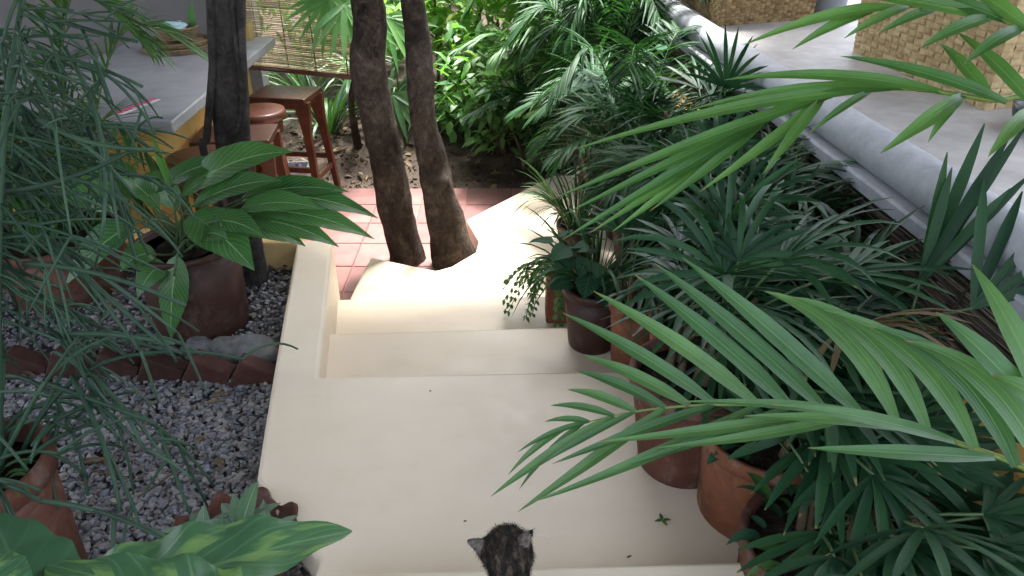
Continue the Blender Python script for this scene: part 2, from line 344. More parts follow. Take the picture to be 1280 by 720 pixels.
# ---- tiled patio
LIP = lambda y: 1.067 - 0.0776 * (y - 1.31)          # the line of the right-hand counter's lip
mb = MB(); mb.prism([(-4.0, 2.9), (3.5, 2.9), (3.5, 4.87), (-4.0, 4.87)], -0.10, -0.004)
floor = mb.build('patio_floor', M_grout, smooth=False); tag(floor, 'red clay tiled patio floor at the foot of the stairs', 'floor', kind='structure')
def bevel_box_mesh(name, sx, sy, sz, bv, m):
    bm = bmesh.new(); bmesh.ops.create_cube(bm, size=1.0)
    for v in bm.verts: v.co = V((v.co.x * sx, v.co.y * sy, v.co.z * sz))
    bmesh.ops.bevel(bm, geom=list(bm.edges), offset=bv, segments=1, affect='EDGES', profile=0.5)
    me = bpy.data.meshes.new(name); bm.to_mesh(me); bm.free(); me.materials.append(m); return me
tile_me = bevel_box_mesh('tile', 0.292, 0.282, 0.02, 0.003, M_tile)
for i in range(-8, 6):
    for j in range(7):
        x = -1.205 + 0.15 + 0.30 * i; y = 4.862 - 0.145 - 0.29 * j
        if y < 2.8: continue
        if x > -0.6 and y < 3.3: continue
        o = put('tile', tile_me, floor); o.location = (x, y, -0.004 + rnd.uniform(-0.001, 0.001)); o.rotation_euler.z = rnd.uniform(-.004, .004)
# ---- staircase
def bev_prism(name, poly, z0, z1, m, parent, bv=0.012, seg=3):
    mb = MB(); mb.prism([(p[0], p[1]) for p in poly], z0, z1)
    o = mb.build(name, m, parent, smooth=False)
    md = o.modifiers.new('bevel', 'BEVEL'); md.width = bv; md.segments = seg; md.limit_method = 'ANGLE'; md.angle_limit = math.radians(40)
    md.harden_normals = False
    for p in o.data.polygons: p.use_smooth = True
    o.data.set_sharp_from_angle(angle=math.radians(35)) if hasattr(o.data, 'set_sharp_from_angle') else None
    return o
ZA, ZB, ZC, ZD, ZE, ZU, ZG = 0.60, 0.48, 0.36, 0.24, 0.12, 0.74, 0.50
stairs = thing('staircase', 'cream painted concrete stairs descending to the tiled patio', 'stairs', (0, 2, 0))
def XR(y): return LIP(y) - 0.10
aF0, aF1 = PZ(398, 470.5, ZA), PZ(745, 463, ZA)
def ext(p, q, X): k = (X - p.x) / (q.x - p.x); return p + (q - p) * k
aR = ext(aF0, aF1, 0.97)
outer = [PZ(320, 600, ZA), PZ(330, 535, ZA), PZ(341, 470, ZA), PZ(355, 390, ZA), PZ(371, 300, ZA)]
innr = [PZ(415.5, 300, ZA), PZ(407, 390, ZA), aF0]
uF0, uF1 = PZ(400, 716, ZU), PZ(720, 706, ZU); uL = ext(uF0, uF1, -0.40); uR = ext(uF0, uF1, 1.05)
nearL = [PZ(345, 640, ZA), PZ(372, 668, ZA), PZ(398, 700, ZA)]
A = [V((aR.x, aR.y, 0)), aF0] if False else None
polyA = [(nearL[2].x, uL.y - 0.3), (nearL[2].x, nearL[2].y)] + [(p.x, p.y) for p in (nearL[1], nearL[0])] + [(p.x, p.y) for p in outer] + [(p.x, p.y) for p in innr] + [(aR.x, aR.y), (1.08, uR.y - 0.3)]
bev_prism('landing', polyA, -0.1, ZA, M_cream, stairs, 0.014)
polyU = [(uL.x, uL.y), (uR.x, uR.y), (1.2, -3.0), (-0.46, -3.0)]
bev_prism('step', polyU, -0.1, ZU, M_cream, stairs, 0.014)
bF0, bF1 = PZ(405, 416.5, ZB), PZ(690, 408.5, ZB); bL = ext(bF0, bF1, -0.80); bR = ext(bF0, bF1, 0.93)
bev_prism('step', [(aF0.x - 0.1, aF0.y - 0.12), (bL.x, bL.y), (bR.x, bR.y), (0.96, aR.y - 0.1)], -0.1, ZB, M_cream, stairs, 0.014)
cF0, cF1 = PZ(428, 373.5, ZC), PZ(690, 369, ZC); cL = ext(cF0, cF1, -0.80); cR = ext(cF0, cF1, 0.85)
bev_prism('step', [(bL.x, bL.y - 0.1), (cL.x, cL.y), (cR.x, cR.y), (0.93, bR.y - 0.1)], -0.1, ZC, M_cream, stairs, 0.014)
d0, d1, d2 = PZ(508, 371, ZD), PZ(557, 337, ZD), PZ(600, 311.5, ZD)
dX = d2 + (d2 - d1) * 3.2
bev_prism('winder_step', [(d0.x - 0.08, cL.y - 0.14), (d0.x, d0.y), (d1.x, d1.y), (d2.x, d2.y), (dX.x, dX.y), (0.80, dX.y + 0.1), (0.86, cR.y - 0.12)], -0.1, ZD, M_cream, stairs, 0.012)
e0, e1, e2 = PZ(438, 371, ZE), PZ(463, 321, ZE), PZ(545, 338, ZE)
f0, f1 = PZ(583, 274.5, ZE), PZ(645, 242.5, ZE); f2 = f1 + (f1 - f0) * 0.85
bev_prism('winder_step', [(cL.x + 0.05, cL.y - 0.16), (e0.x, e0.y), (e1.x, e1.y), (e2.x, e2.y), (-0.21, 3.56), (-0.19, 3.80), (f0.x, f0.y), (f1.x, f1.y), (f2.x, f2.y), (0.95, f2.y), (0.95, cL.y)], -0.1, ZE, M_cream, stairs, 0.012)
# ---- gravel bed with its back wall
pw = thing('planter_wall', 'low cream wall along the back of the gravel bed below the bar', 'wall', (-1.9, 2.85, 0))
for x0_, x1_ in ((-4.2, outer[-1].x + 0.012),):
    o = MB().prism([(x0_, 2.79), (x1_, 2.79), (x1_, 2.94), (x0_, 2.94)], -0.1, 0.61).build('wall_body', M_creamwall, pw, smooth=False)
    md = o.modifiers.new('bevel', 'BEVEL'); md.width = 0.012; md.segments = 2
ge = [(nearL[2].x, nearL[2].y - .5), (nearL[2].x, nearL[2].y)] + [(p.x, p.y) for p in (nearL[1], nearL[0])] + [(p.x, p.y) for p in outer]
def gravel_edge(y):
    for (xa, ya), (xb, yb) in zip(ge[:-1], ge[1:]):
        if ya <= y <= yb: return xa + (xb - xa) * (y - ya) / (yb - ya)
    return ge[0][0] if y < ge[0][1] else ge[-1][0]
def bed_z(x, y): return ZG - 0.02 + 0.018 * mnoise.noise(V((x * 3, y * 3, 1)))
mb = MB(); nx_, ny_ = 50, 70; vs_ = []
for j in range(ny_ + 1):
    y = -2.0 + 4.8 * j / ny_
    for i in range(nx_ + 1):
        x = -4.2 + (gravel_edge(y) + 0.02 + 4.2) * i / nx_; vs_.append((x, y, bed_z(x, y)))
mb.add(vs_, [(j * (nx_ + 1) + i, j * (nx_ + 1) + i + 1, (j + 1) * (nx_ + 1) + i + 1, (j + 1) * (nx_ + 1) + i) for j in range(ny_) for i in range(nx_)])
o = mb.build('gravel_bed', surf('gravel_dust', (.08, .078, .075), (.14, .135, .13), 60, .95, .1, .8, 90, .02)); o['kind'] = 'structure'
tag(o, 'dark earth underneath the grey gravel beside the stairs', 'soil')
for_bed = MB().prism([(-4.2, -2.0), (-0.5, -2.0), (-0.55, 1.0), (-0.78, 1.3), (-0.95, 2.8), (-4.2, 2.8)], -0.1, 0.40).build('bed_fill', M_ground, smooth=False); for_bed['kind'] = 'structure'
# pebbles
m, nt_, b_ = mat('grey_gravel', 0.75, 0.35)
gi = nt_.nodes.new('ShaderNodeNewGeometry').outputs['Random Per Island']
col = ramp(nt_, gi, [(0.0, (0.09, 0.09, 0.10)), (0.2, (0.145, 0.148, 0.158)), (0.42, (0.20, 0.205, 0.217)), (0.60, (0.26, 0.26, 0.258)), (0.74, (0.27, 0.262, 0.25)), (0.83, (0.15, 0.12, 0.10)), (0.91, (0.20, 0.22, 0.27)), (0.96, (0.34, 0.32, 0.29)), (1.0, (0.12, 0.065, 0.05))])
col = mixc(nt_, 1.0, col, ramp(nt_, noise(nt_, 90, 4), [(0.3, (0.68, 0.67, 0.65)), (0.7, (1.02, 1.0, 0.97))]), 'MULTIPLY')
nt_.links.new(col, b_.inputs['Base Color']); bump(nt_, b_, noise(nt_, 160, 3), 0.3, 0.003); M_gravel = m
peb = []
for k in range(14):
    bm = bmesh.new(); r2 = random.Random(k)
    for i in range(10):
        a = r2.uniform(0, 6.283); zz = r2.uniform(-1, 1); q = math.sqrt(1 - zz * zz)
        bm.verts.new((q * math.cos(a), q * math.sin(a) * r2.uniform(.6, 1), zz * 0.5))
    res = bmesh.ops.convex_hull(bm, input=bm.verts)
    bmesh.ops.delete(bm, geom=[v for v in bm.verts if not v.link_faces], context='VERTS')
    bm.verts.ensure_lookup_table(); bm.verts.index_update()
    peb.append(([v.co.copy() for v in bm.verts], [[v.index for v in f.verts] for f in bm.faces])); bm.free()
def gravel(n, x0, x1, y0, y1, s0, s1, name, label, lift=0.0, test=None):
    mb = MB(); k = 0; r2 = random.Random(n)
    while k < n:
        x, y = r2.uniform(x0, x1), r2.uniform(y0, y1); k += 1
        if x > gravel_edge(y) - 0.012: continue
        if test and not test(x, y): continue
        vs, fs = peb[r2.randrange(14)]; s_ = s0 * (s1 / s0) ** r2.random() * (1.35 if r2.random() < .06 else 1)
        rot = Matrix.Rotation(r2.uniform(0, 6.283), 3, 'Z') @ Matrix.Rotation(r2.gauss(0, .26), 3, 'X') @ Matrix.Rotation(r2.gauss(0, .22), 3, 'Y')
        c = V((x, y, bed_z(x, y) + lift + r2.uniform(0.004, 0.022)))
        mb.add([c + rot @ (p * s_) for p in vs], fs)
    o = mb.build(name, M_gravel, smooth=False); return tag(o, label, 'gravel', kind='stuff')
gravel(19000, -1.9, -0.40, 0.75, 2.02, 0.0095, 0.0175, 'gravel', 'loose grey and blue crushed gravel beside the cream landing')
gravel(5500, -2.4, -0.6, 2.0, 2.8, 0.008, 0.018, 'gravel', 'shaded gravel behind the tilted brick edging under the potted plants')
# ---- tilted brick edging
brick_me = bevel_box_mesh('brick', 0.136, 0.066, 0.22, 0.005, M_brick)
be = thing('brick_edging', 'row of tilted dark red bricks edging the gravel bed', 'brick edging', (-1.3, 2.03, ZG - 0.02))
for i in range(9):
    x = -0.885 - 0.158 * i; y = 2.00 + 0.010 * i + rnd.uniform(-.006, .006)
    o = put('brick', brick_me, be); o.location = V((x, y, ZG - 0.040 + rnd.uniform(-.008, .006))) - ORG[be.name]
    o.rotation_euler = (rnd.uniform(-.06, .06), math.radians(27 + rnd.uniform(-3.5, 3.5)), rnd.uniform(-.07, .07))
# ---- two stones
def stone(name, c, s_, seed, label):
    bm = bmesh.new(); bmesh.ops.create_icosphere(bm, subdivisions=4, radius=1)
    for v in bm.verts:
        p = v.co; k = 1 + 0.28 * mnoise.noise(p * 1.1 + V((seed, 0, 0))) + 0.09 * mnoise.noise(p * 3.1 + V((seed, 5, 0)))
        v.co = V((p.x * s_[0], p.y * s_[1], p.z * s_[2])) * k
    me = bpy.data.meshes.new(name); bm.to_mesh(me); bm.free(); me.materials.append(M_stone)
    for p in me.polygons: p.use_smooth = True
    o = put(name, me); o.location = c; return tag(o, label, 'stone')
p = PZ(306, 446, ZG); stone('flat_stone', (p.x, p.y + 0.02, ZG + 0.015), (0.125, 0.07, 0.05), 3, 'larger mottled grey stone between the brick edging and the clay pot')
p = PZ(249, 438, ZG); stone('flat_stone', (p.x, p.y + 0.01, ZG + 0.01), (0.065, 0.04, 0.035), 9, 'smaller pale stone at the foot of the broad leaved plant pot')

# ---- right-hand wall, reed screen and counter
sw = thing('side_wall', 'ochre painted low wall behind the potted palms beside the stairs', 'wall', (0.9, 2, 0))
ya, yb = -1.2, 4.3
o = MB().prism([(XR(ya), ya), (XR(yb), yb), (XR(yb) + 0.16, yb), (XR(ya) + 0.16, ya)], -0.1, 0.98).build('wall_body', M_ochre, sw, smooth=False)
md = o.modifiers.new('bevel', 'BEVEL'); md.width = 0.015; md.segments = 2
ct = thing('concrete_counter', 'long grey concrete counter with a thick rounded edge beside the stairs', 'counter', (1.6, 2, 0.98))
ZT = 1.30
def along(off, z, y): return V((LIP(y) + off, y, z))
y0_, y1_ = -1.0, 5.5
mb = MB(); prof = [(0.07, 1.235), (0.07, ZT), (1.75, ZT), (1.75, 1.16), (0.07, 1.16)]
def sweep(mb, prof, ya, yb, n=1, closed=True):
    k = len(prof); vs = []
    for i in range(n + 1):
        y = ya + (yb - ya) * i / n; vs += [along(o_, z_, y) for o_, z_ in prof]
    fs = [(i * k + j, i * k + (j + 1) % k, (i + 1) * k + (j + 1) % k, (i + 1) * k + j) for i in range(n) for j in range(k if closed else k - 1)]
    if closed: fs += [list(range(k)), list(range(n * k, (n + 1) * k))[::-1]]
    mb.add(vs, fs); return mb
sweep(mb, prof, y0_, y1_); mb.build('counter_top', M_concrete, ct, smooth=False)
arc = [(0.075 + 0.062 * math.cos(a), 1.262 + 0.062 * math.sin(a)) for a in [math.radians(60 + 15 * i) for i in range(15)]] + [(0.085, 1.20)]
mb = MB(); sweep(mb, arc, y0_, y1_, 24); o = mb.build('rounded_edge', M_bull, ct)
lipp = [(0.0, 1.165), (0.0, 1.198), (0.006, 1.206), (0.075, 1.206), (0.075, 1.165)]
mb = MB(); sweep(mb, lipp, y0_, y1_); mb.build('lip', M_bull, ct, smooth=False)
for i in range(5):
    y = -0.8 + 1.5 * i; MB().box(along(0.9, 0.53, y), (0.9, 0.12, 1.25)).build('support', M_wallgrey, ct, smooth=False)
# reed screen: thin reeds lying along the counter
rs = thing('reed_screen', 'weathered brown reed matting under the edge of the concrete counter', 'screen', (0.97, 2, 0.98))
m, nt_, b_ = mat('weathered_reed', 0.85, 0.2)
gi = nt_.nodes.new('ShaderNodeNewGeometry').outputs['Random Per Island']
col = ramp(nt_, gi, [(0.0, (0.05, 0.038, 0.028)), (0.5, (0.12, 0.094, 0.072)), (0.85, (0.19, 0.155, 0.12)), (1, (0.26, 0.22, 0.175))])
col = mixc(nt_, 1.0, col, ramp(nt_, noise(nt_, 14, 4), [(0.3, (0.6, 0.6, 0.6)), (0.7, (1.25, 1.25, 1.25))]), 'MULTIPLY'); nt_.links.new(col, b_.inputs['Base Color']); M_reed = m
mb = MB(); r2 = random.Random(3)
for i in range(52):
    z = 0.92 + 0.255 * i / 51
    y = -1.0
    while y < 4.6:
        L = r2.uniform(0.7, 1.6); n = 4; off = -0.015 + 0.05 * (z - 0.92) / 0.26 + r2.uniform(-.006, .006)
        ph = r2.uniform(0, 6)
        mb.tube([along(off + 0.004 * math.sin(ph + q), z + r2.uniform(-.004, .004), y + L * q / n) for q in range(n + 1)], r2.uniform(0.0024, 0.0042), 5)
        y += L * r2.uniform(0.9, 1.0)
o = mb.build('reeds', M_reed, rs); o['kind'] = 'stuff'
mb = MB(); sweep(mb, [(0.012, 0.90), (0.045, 1.163), (0.06, 1.163), (0.027, 0.90)], -1.0, 4.6); mb.build('gap_light_stop', M_reed, rs, smooth=False)  # added sheet behind the reeds, blocks light through their gaps
for q in range(10):
    y = -0.9 + 0.6 * q; MB().tube([along(-0.024, 0.915, y), along(-0.0, 1.05, y + .01), along(0.026, 1.17, y)], 0.0035, 5).build('binding_cord', M_twig, rs)
# ---- bar counter on the left
bar = thing('bar_counter', 'grey cement bar counter on an ochre base with stools beside it', 'counter', (-1.9, 4.1, 0))
bc = PZ(215, 152, 1.0); be_ = PZ(341, 46, 1.0)
bx0, by0, by1 = -1.52, bc.y, be_.y
o = MB().prism([(-3.3, by0), (bx0 + 0.01, by0), (bx0 - 0.04, by1), (-2.45, by1 + 0.02), (-2.45, 4.4), (-3.3, 4.4)], 0.945, 1.0).build('counter_top', M_bar, bar, smooth=False)
md = o.modifiers.new('bevel', 'BEVEL'); md.width = 0.009; md.segments = 3
o = MB().prism([(-2.9, by0 + 0.06), (-1.69, by0 + 0.06), (-1.72, by1 - 0.14), (-2.2, by1 - 0.14), (-2.2, 4.2), (-2.9, 4.2)], -0.05, 0.948).build('base', M_ochre, bar, smooth=False)
bw = thing('bar_back_wall', 'plain grey plastered wall behind the bar counter', 'wall', (-3, 5.6, 0))
MB().prism([(-5.5, 5.55), (-1.86, 5.55), (-1.86, 5.7), (-5.5, 5.7)], -0.1, 3.0).build('wall_body', M_wallgrey, bw, smooth=False)
sh = MB().box((-3.1, 5.35, 1.53), (2.1, 0.34, 0.05)).build('wooden_shelf', M_wood, smooth=False)
tag(sh, 'dark red wooden shelf on the grey wall above the bar', 'shelf')

# ---- unseen roof on posts, added to shade the upper stairs and the bar
rf = thing('shade_roof', 'unseen thatched roof on posts, added to shade the stairs and counters', 'roof', (0, 0, 0))
RF0 = 4.02  # front edge set so the sun reaches only the lower steps
o = MB().prism([(-6.0, -0.2), (2.5, -0.2), (2.5, 7.0), (1.5, 7.0), (1.1, RF0), (-0.15, RF0), (-0.15, 3.9), (-1.2, 3.9), (-1.1, 5.9), (-6.0, 5.9)], 3.3, 3.5).build('thatch', M_thatch, rf, smooth=False)
for x, y in ((-5.6, 5.2), (-5.6, 0.0), (2.3, 0.0), (2.3, 6.6), (-2.7, 0.0)):
    MB().tube([(x, y, -0.12), (x, y, 3.32)], 0.07, 10).build('post', M_wood_dk, rf)
MB().box((-1.35, 5.27, 2.55), (1.5, 0.08, 0.10)).build('beam', M_wood_dk, rf, smooth=False)
# ================================================================== trees
def trunk_obj(pts, rads, parent, m, seed=0, rough_=0.07, n=20, steps=60, knots=()):
    path = smooth_path(pts, steps); rp = [rads[min(int(i / steps * (len(rads) - 1)), len(rads) - 2)] for i in range(steps + 1)]
    rr = []
    for i in range(steps + 1):
        u = i / steps * (len(rads) - 1); j = min(int(u), len(rads) - 2); rr.append(rads[j] + (rads[j + 1] - rads[j]) * (u - j))
    mb = MB(); mb.tube(path, rr, n)
    for i in range(len(mb.v)):
        p = mb.v[i]; c = path[min(i // n, steps)]; d = p - c
        k = 1 + rough_ * mnoise.noise(p * 7 + V((seed, 0, 0))) * 1.6 + rough_ * 0.7 * mnoise.noise(p * 22 + V((seed, 3, 0)))
        for kp, kr, kh in knots:
            q = (p - kp).length
            if q < kr * 2: k += kh * math.exp(-(q / kr) ** 2 * 1.5) * (1 - 1.9 * math.exp(-(q / (kr * .42)) ** 2))
        mb.v[i] = c + d * k
    return mb.build('trunk', m, parent)
def leaf_cloud(mb, centres, n, size, r2, aspect=0.42, prof='lance', nseg=3, flat=0.5, droop=0.6):
    """n leaves spread through ellipsoid clumps ((centre),(rx,ry,rz))"""
    for i in range(n):
        c, rr = centres[r2.randrange(len(centres))]
        while True:
            q = V((r2.uniform(-1, 1), r2.uniform(-1, 1), r2.uniform(-1, 1)))
            if 0.1 < q.length < 1: break
        p = V(c) + V((q.x * rr[0], q.y * rr[1], q.z * rr[2]))
        d = (q * 0.8 + V((r2.uniform(-1, 1), r2.uniform(-1, 1), r2.uniform(-.5, .6)))).normalized()
        L = size * r2.uniform(0.6, 1.3)
        pts, _ = curve_dir(p, d, L, nseg, droop * r2.uniform(.5, 1.5))
        ribbon(mb, pts, sideways(d, r2.uniform(-flat, flat)), L * aspect * r2.uniform(.8, 1.2), prof, 0.25)
    return mb
def limbs(root, start, r0, tips, m, r2):
    for t in tips:
        mid = V(start).lerp(V(t), 0.5) + V((r2.uniform(-.15, .15), r2.uniform(-.15, .15), r2.uniform(0, .25)))
        pts = bez(start, mid, t, 8); MB().tube(pts, [r0 * (1 - 0.75 * i / 8) for i in range(9)], 8).build('limb', m, root)
def tree(name, label, cat, px, Y, m, seed, top, crownc, rough_=0.07, knots=(), n_leaf=900, group=None, zbase=-0.05, lsize=0.16):
    pts = [PY(a, b, Y) for a, b, _ in px]; rads = [0.5 * w_ / F * ((p - CAM).dot(V((0, cP, -sP)))) for p, (_, _, w_) in zip(pts, px)]
    base = pts[-1].copy(); base.z = zbase; pts.append(base); rads.append(rads[-1] * 1.15)
    lead = pts[0] + (pts[0] - pts[1]).normalized() * 0.35; pts = [V(top), lead] + pts; rads = [rads[0] * 0.7, rads[0] * 0.92] + rads
    t = thing(name, label, cat, base, group)
    kn = [(PY(a, b, Y) + V((0, -0.08, 0)), r_, h_) for a, b, r_, h_ in knots]
    trunk_obj(pts[::-1], rads[::-1], t, m, seed, rough_, knots=kn)
    r2 = random.Random(seed)
    limbs(t, top, rads[0] * 0.8, [c for c, _ in crownc], m, r2)
    leaf_cloud(MB(), crownc, n_leaf, lsize, r2).build('crown', L_shade, t)
    return t
tree('garden_tree', 'rough brown tree trunk standing nearest the bar stools behind the wedge step', 'tree',
     [(458, 0, 42), (462, 34, 41), (460, 84, 47), (465, 118, 43), (476, 168, 42), (486, 218, 43), (499, 280, 43), (512, 332, 45)], 3.78, M_bark, 1, (-0.98, 3.72, 2.9),
     [((-1.3, 3.6, 3.6), (.7, .7, .5)), ((-1.6, 4.4, 3.9), (.7, .7, .5)), ((-0.8, 3.2, 4.0), (.6, .6, .5))], 0.11, [(472, 128, .05, .6), (456, 8, .045, .5), (466, 60, .03, .4)], 800)
tree('garden_tree', 'lighter brown tree trunk with knots leaning beside the sunlit lower steps', 'tree',
     [(516, 0, 30), (522, 50, 32), (524, 84, 35), (528, 134, 33), (533, 168, 33), (540, 202, 37), (546, 235, 40), (562, 292, 50), (571, 330, 64)], 3.76, M_bark, 5, (-0.72, 3.7, 2.9),
     [((-0.9, 4.6, 3.8), (.6, .6, .5)), ((-0.4, 3.0, 3.7), (.5, .5, .4))], 0.10, [(553, 226, .045, .6), (522, 78, .045, .55), (530, 128, .035, .5), (518, 150, .03, .4)], 500)
t = tree('vine_tree', 'dark grey post-like trunk wrapped with vine stems rising behind the broad leaved plant', 'tree',
     [(283, 0, 46), (284, 60, 45), (287, 120, 46), (292, 180, 42), (302, 250, 36), (316, 320, 28)], 2.66, M_barkg, 9, (-1.25, 2.64, 2.5),
     [((-1.6, 2.5, 3.9), (.5, .5, .3)), ((-1.1, 2.9, 4.1), (.5, .4, .35))], 0.05, [], 300, zbase=0.45)
for k, (pp, r_) in enumerate([([(262, 0), (266, 70), (262, 130), (258, 175), (256, 195)], .014), ([(300, 0), (303, 60), (306, 120), (308, 175), (309, 200)], .012), ([(290, 0), (296, 60), (303, 120), (298, 160), (285, 190)], .009)]):
    MB().tube(smooth_path([PY(a, b, 2.60) for a, b in pp] + ([PZ(a_, 345, ZG) for a_ in (300 + 8 * k,)]), 24), r_, 8).build('vine_stem', M_barkg, t)

# ================================================================== furniture of the bar
def stool_square(name, label, c, rot, h=0.735, wid=0.36, dep=0.30):
    t = thing(name, label, 'stool', c, 'wooden stools along the bar'); R = Matrix.Rotation(rot, 3, 'Z'); c = V(c)
    o = MB().box(c + V((0, 0, h - 0.018)), (wid, dep, 0.036), R).build('seat', M_wood_dk, t, smooth=False)
    md = o.modifiers.new('b', 'BEVEL'); md.width = .006; md.segments = 2
    MB().box(c + V((0, 0, h - 0.055)), (wid * .86, dep * .8, 0.04), R).build('apron', M_wood, t, smooth=False)
    feet = {}
    for sx in (-1, 1):
        for sy in (-1, 1):
            a = c + R @ V((sx * wid * .40, sy * dep * .36, h - 0.03)); b = c + R @ V((sx * wid * .56, sy * dep * .56, 0)); feet[sx, sy] = (a, b)
            mb = MB()
            n = 8
            for i in range(n):
                pass
            vs = []
            for i in range(n + 1):
                u = i / n; p = a.lerp(b, u); wd = 0.028 - 0.012 * u + (0.022 * (1 - u / .25) if u < .25 else 0)
                for q in ((-wd, -.017), (wd * .6 if sx < 0 else wd, -.017), (wd * .6 if sx < 0 else wd, .017), (-wd, .017)):
                    vs.append(p + R @ V((q[0], q[1], 0)))
            fs = [(i * 4 + j, i * 4 + (j + 1) % 4, (i + 1) * 4 + (j + 1) % 4, (i + 1) * 4 + j) for i in range(n) for j in range(4)] + [(3, 2, 1, 0), (n * 4, n * 4 + 1, n * 4 + 2, n * 4 + 3)]
            mb.add(vs, fs); mb.build('leg', M_wood, t, smooth=False)
    for (k1, k2), u in ((((-1, -1), (1, -1)), .60), (((-1, 1), (1, 1)), .60), (((-1, -1), (-1, 1)), .68), (((1, -1), (1, 1)), .68)):
        p, q = feet[k1][0].lerp(feet[k1][1], u), feet[k2][0].lerp(feet[k2][1], u); d = q - p
        MB().box((p + q) / 2, (d.length, .022, .034), d.to_track_quat('X', 'Z').to_matrix()).build('stretcher', M_wood, t, smooth=False)
    return t
def stool_round(name, label, c, rot, h=0.74, r=0.16, m=None):
    t = thing(name, label, 'stool', c, 'wooden stools along the bar'); c = V(c); m = m or M_wood
    MB().lathe(c + V((0, 0, h - .055)), [(r * .9, 0), (r, .008), (r * 1.02, .035), (r * .99, .052), (r * .9, .056)], 28).build('seat', m, t)
    MB().lathe(c + V((0, 0, h - .13)), [(r * .84, 0), (r * .86, .075)], 24).build('apron', m, t)
    lg = []
    for k in range(4):
        a = rot + math.pi / 4 + k * math.pi / 2; p = c + V((math.cos(a) * r * .72, math.sin(a) * r * .72, h - .06)); q = c + V((math.cos(a) * r * 1.15, math.sin(a) * r * 1.15, 0)); lg.append((p, q))
        MB().tube([p, p.lerp(q, .5), q], [.021, .021, .016], 8).build('leg', m, t)
    for k in range(4):
        p, q = lg[k][0].lerp(lg[k][1], .62), lg[(k + 1) % 4][0].lerp(lg[(k + 1) % 4][1], .62); MB().tube([p, q], .012, 8).build('stretcher', m, t)
    return t
stool_square('bar_stool', 'tall square seated red brown stool at the far end, next to the bamboo blind', (-1.42, 4.62, 0.007), math.radians(-8), .745, .37, .30)
stool_round('bar_stool', 'reddish round seated stool tucked in just before the tallest square stool', (-1.47, 4.22, 0.007), .3, .75, .15, M_wood)
stool_square('bar_stool', 'square seated stool half hidden behind the vine wrapped trunk', (-1.46, 3.78, 0.007), math.radians(6), .755, .40, .28)
stool_round('bar_stool', 'dark round seated stool beside the ochre bar base above the broad leaves', (-1.50, 3.42, 0.007), .1, .76, .17, M_wood_dk)
# storage box
p = PZ(362, 240, 0.0)
t = thing('storage_box', 'white plastic storage box on the tiles under the tall square stool', 'box', (p.x, p.y, 0.006))
R = Matrix.Rotation(.12, 3, 'Z'); c0 = V((p.x, p.y, 0.006))
mb = MB(); mb.box(c0 + V((0, 0, .006)), (.27, .20, .012), R)
for dx, dy, sx, sy in ((0, -.1, .29, .008), (0, .1, .29, .008), (-.141, 0, .008, .2), (.141, 0, .008, .2)): mb.box(c0 + R @ V((dx, dy, .085)), (sx, sy, .16), R)
mb.build('body', M_white, t, smooth=False)
mb = MB()
for dx, dy, sx, sy in ((0, -.108, .32, .02), (0, .108, .32, .02), (-.152, 0, .02, .2), (.152, 0, .02, .2)): mb.box(c0 + R @ V((dx, dy, .168)), (sx, sy, .012), R)
mb.build('rim', M_white, t, smooth=False)
q = c0 + R @ V((.09, -.03, .014))
o = MB().lathe(q, [(.03, 0), (.034, .02), (.034, .13), (.022, .155), (.016, .165), (.018, .2), (.017, .203)], 20).build('plastic_bottle', M_purple); tag(o, 'lilac plastic bottle standing in the white storage box', 'bottle')
# trays, bowl, cloth, box and strip on the bar
M_weave = surf('brown_basketry', (0.10, 0.07, 0.04), (0.22, 0.155, 0.085), 40, 0.85, 0.2, 0.6, 120, 0.004, c3=(0.28, 0.2, 0.11))
p = PZ(222, 62, 1.0); p.z = 1.0
def coil_tray(c, r, h, rings, name, label, cat, flare=1.1):
    t = thing(name, label, cat, c); c = V(c)
    for k in range(rings):
        z = 0.007 + (h - .014) * k / max(1, rings - 1); rr = r * (1 + (flare - 1) * k / max(1, rings - 1))
        MB().tube([c + V((rr * math.cos(a), rr * math.sin(a), z)) for a in [2 * math.pi * i / 36 for i in range(37)]], h / rings * .62, 6).build('coil', M_weave, t)
    MB().lathe(c + V((0, 0, .004)), [(r * .2, 0), (r * .99, .001), (r * .99, .004), (.01, .005)], 30).build('bottom', M_weave, t)
    return t
coil_tray(p, .185, .035, 3, 'wicker_tray', 'wide round wicker tray lying on the bar counter under another', 'tray', 1.03)
coil_tray(p + V((.01, 0, .036)), .175, .03, 3, 'wicker_tray', 'upper round wicker tray carrying the small basket on the bar', 'tray', 1.05)
pb = p + V((.02, 0, .069))
coil_tray(pb, .095, .07, 5, 'bowl_basket', 'small bowl shaped basket holding a blue cloth on the bar', 'basket', 1.25)
mb = MB(); r2 = random.Random(4)
bm = bmesh.new(); bmesh.ops.create_icosphere(bm, subdivisions=4, radius=.085)
for v in bm.verts:
    q = v.co * 22; v.co = V((v.co.x, v.co.y, v.co.z * .45)) * (1 + .3 * mnoise.noise(q) + .15 * mnoise.noise(q * 2.3))
me = bpy.data.meshes.new('blue_cloth'); bm.to_mesh(me); bm.free(); me.materials.append(M_blue)
for f_ in me.polygons: f_.use_smooth = True
o = put('blue_cloth', me); o.location = pb + V((-.02, -.01, .062)); tag(o, 'crumpled light blue cloth in the small basket on the bar', 'cloth')
mb = MB(); a_ = pb + V((.09, .06, .05)); ribbon(mb, bez(a_, a_ + V((-.02, 0, .06)), a_ + V((.02, 0, .16)), 8), V((1, -.2, 0)), .055, 'oval', .2)
tag(mb.build('standing_leaf', L_bright2), 'single green leaf standing up from the basket on the bar', 'leaf')
p = PZ(306, 49, 1.0)
t = thing('wooden_holder', 'small yellow wooden holder on the bar behind the vine wrapped trunk', 'holder', (p.x, p.y, 1.0))
mb = MB(); mb.box((p.x, p.y, 1.006), (.10, .10, .012))
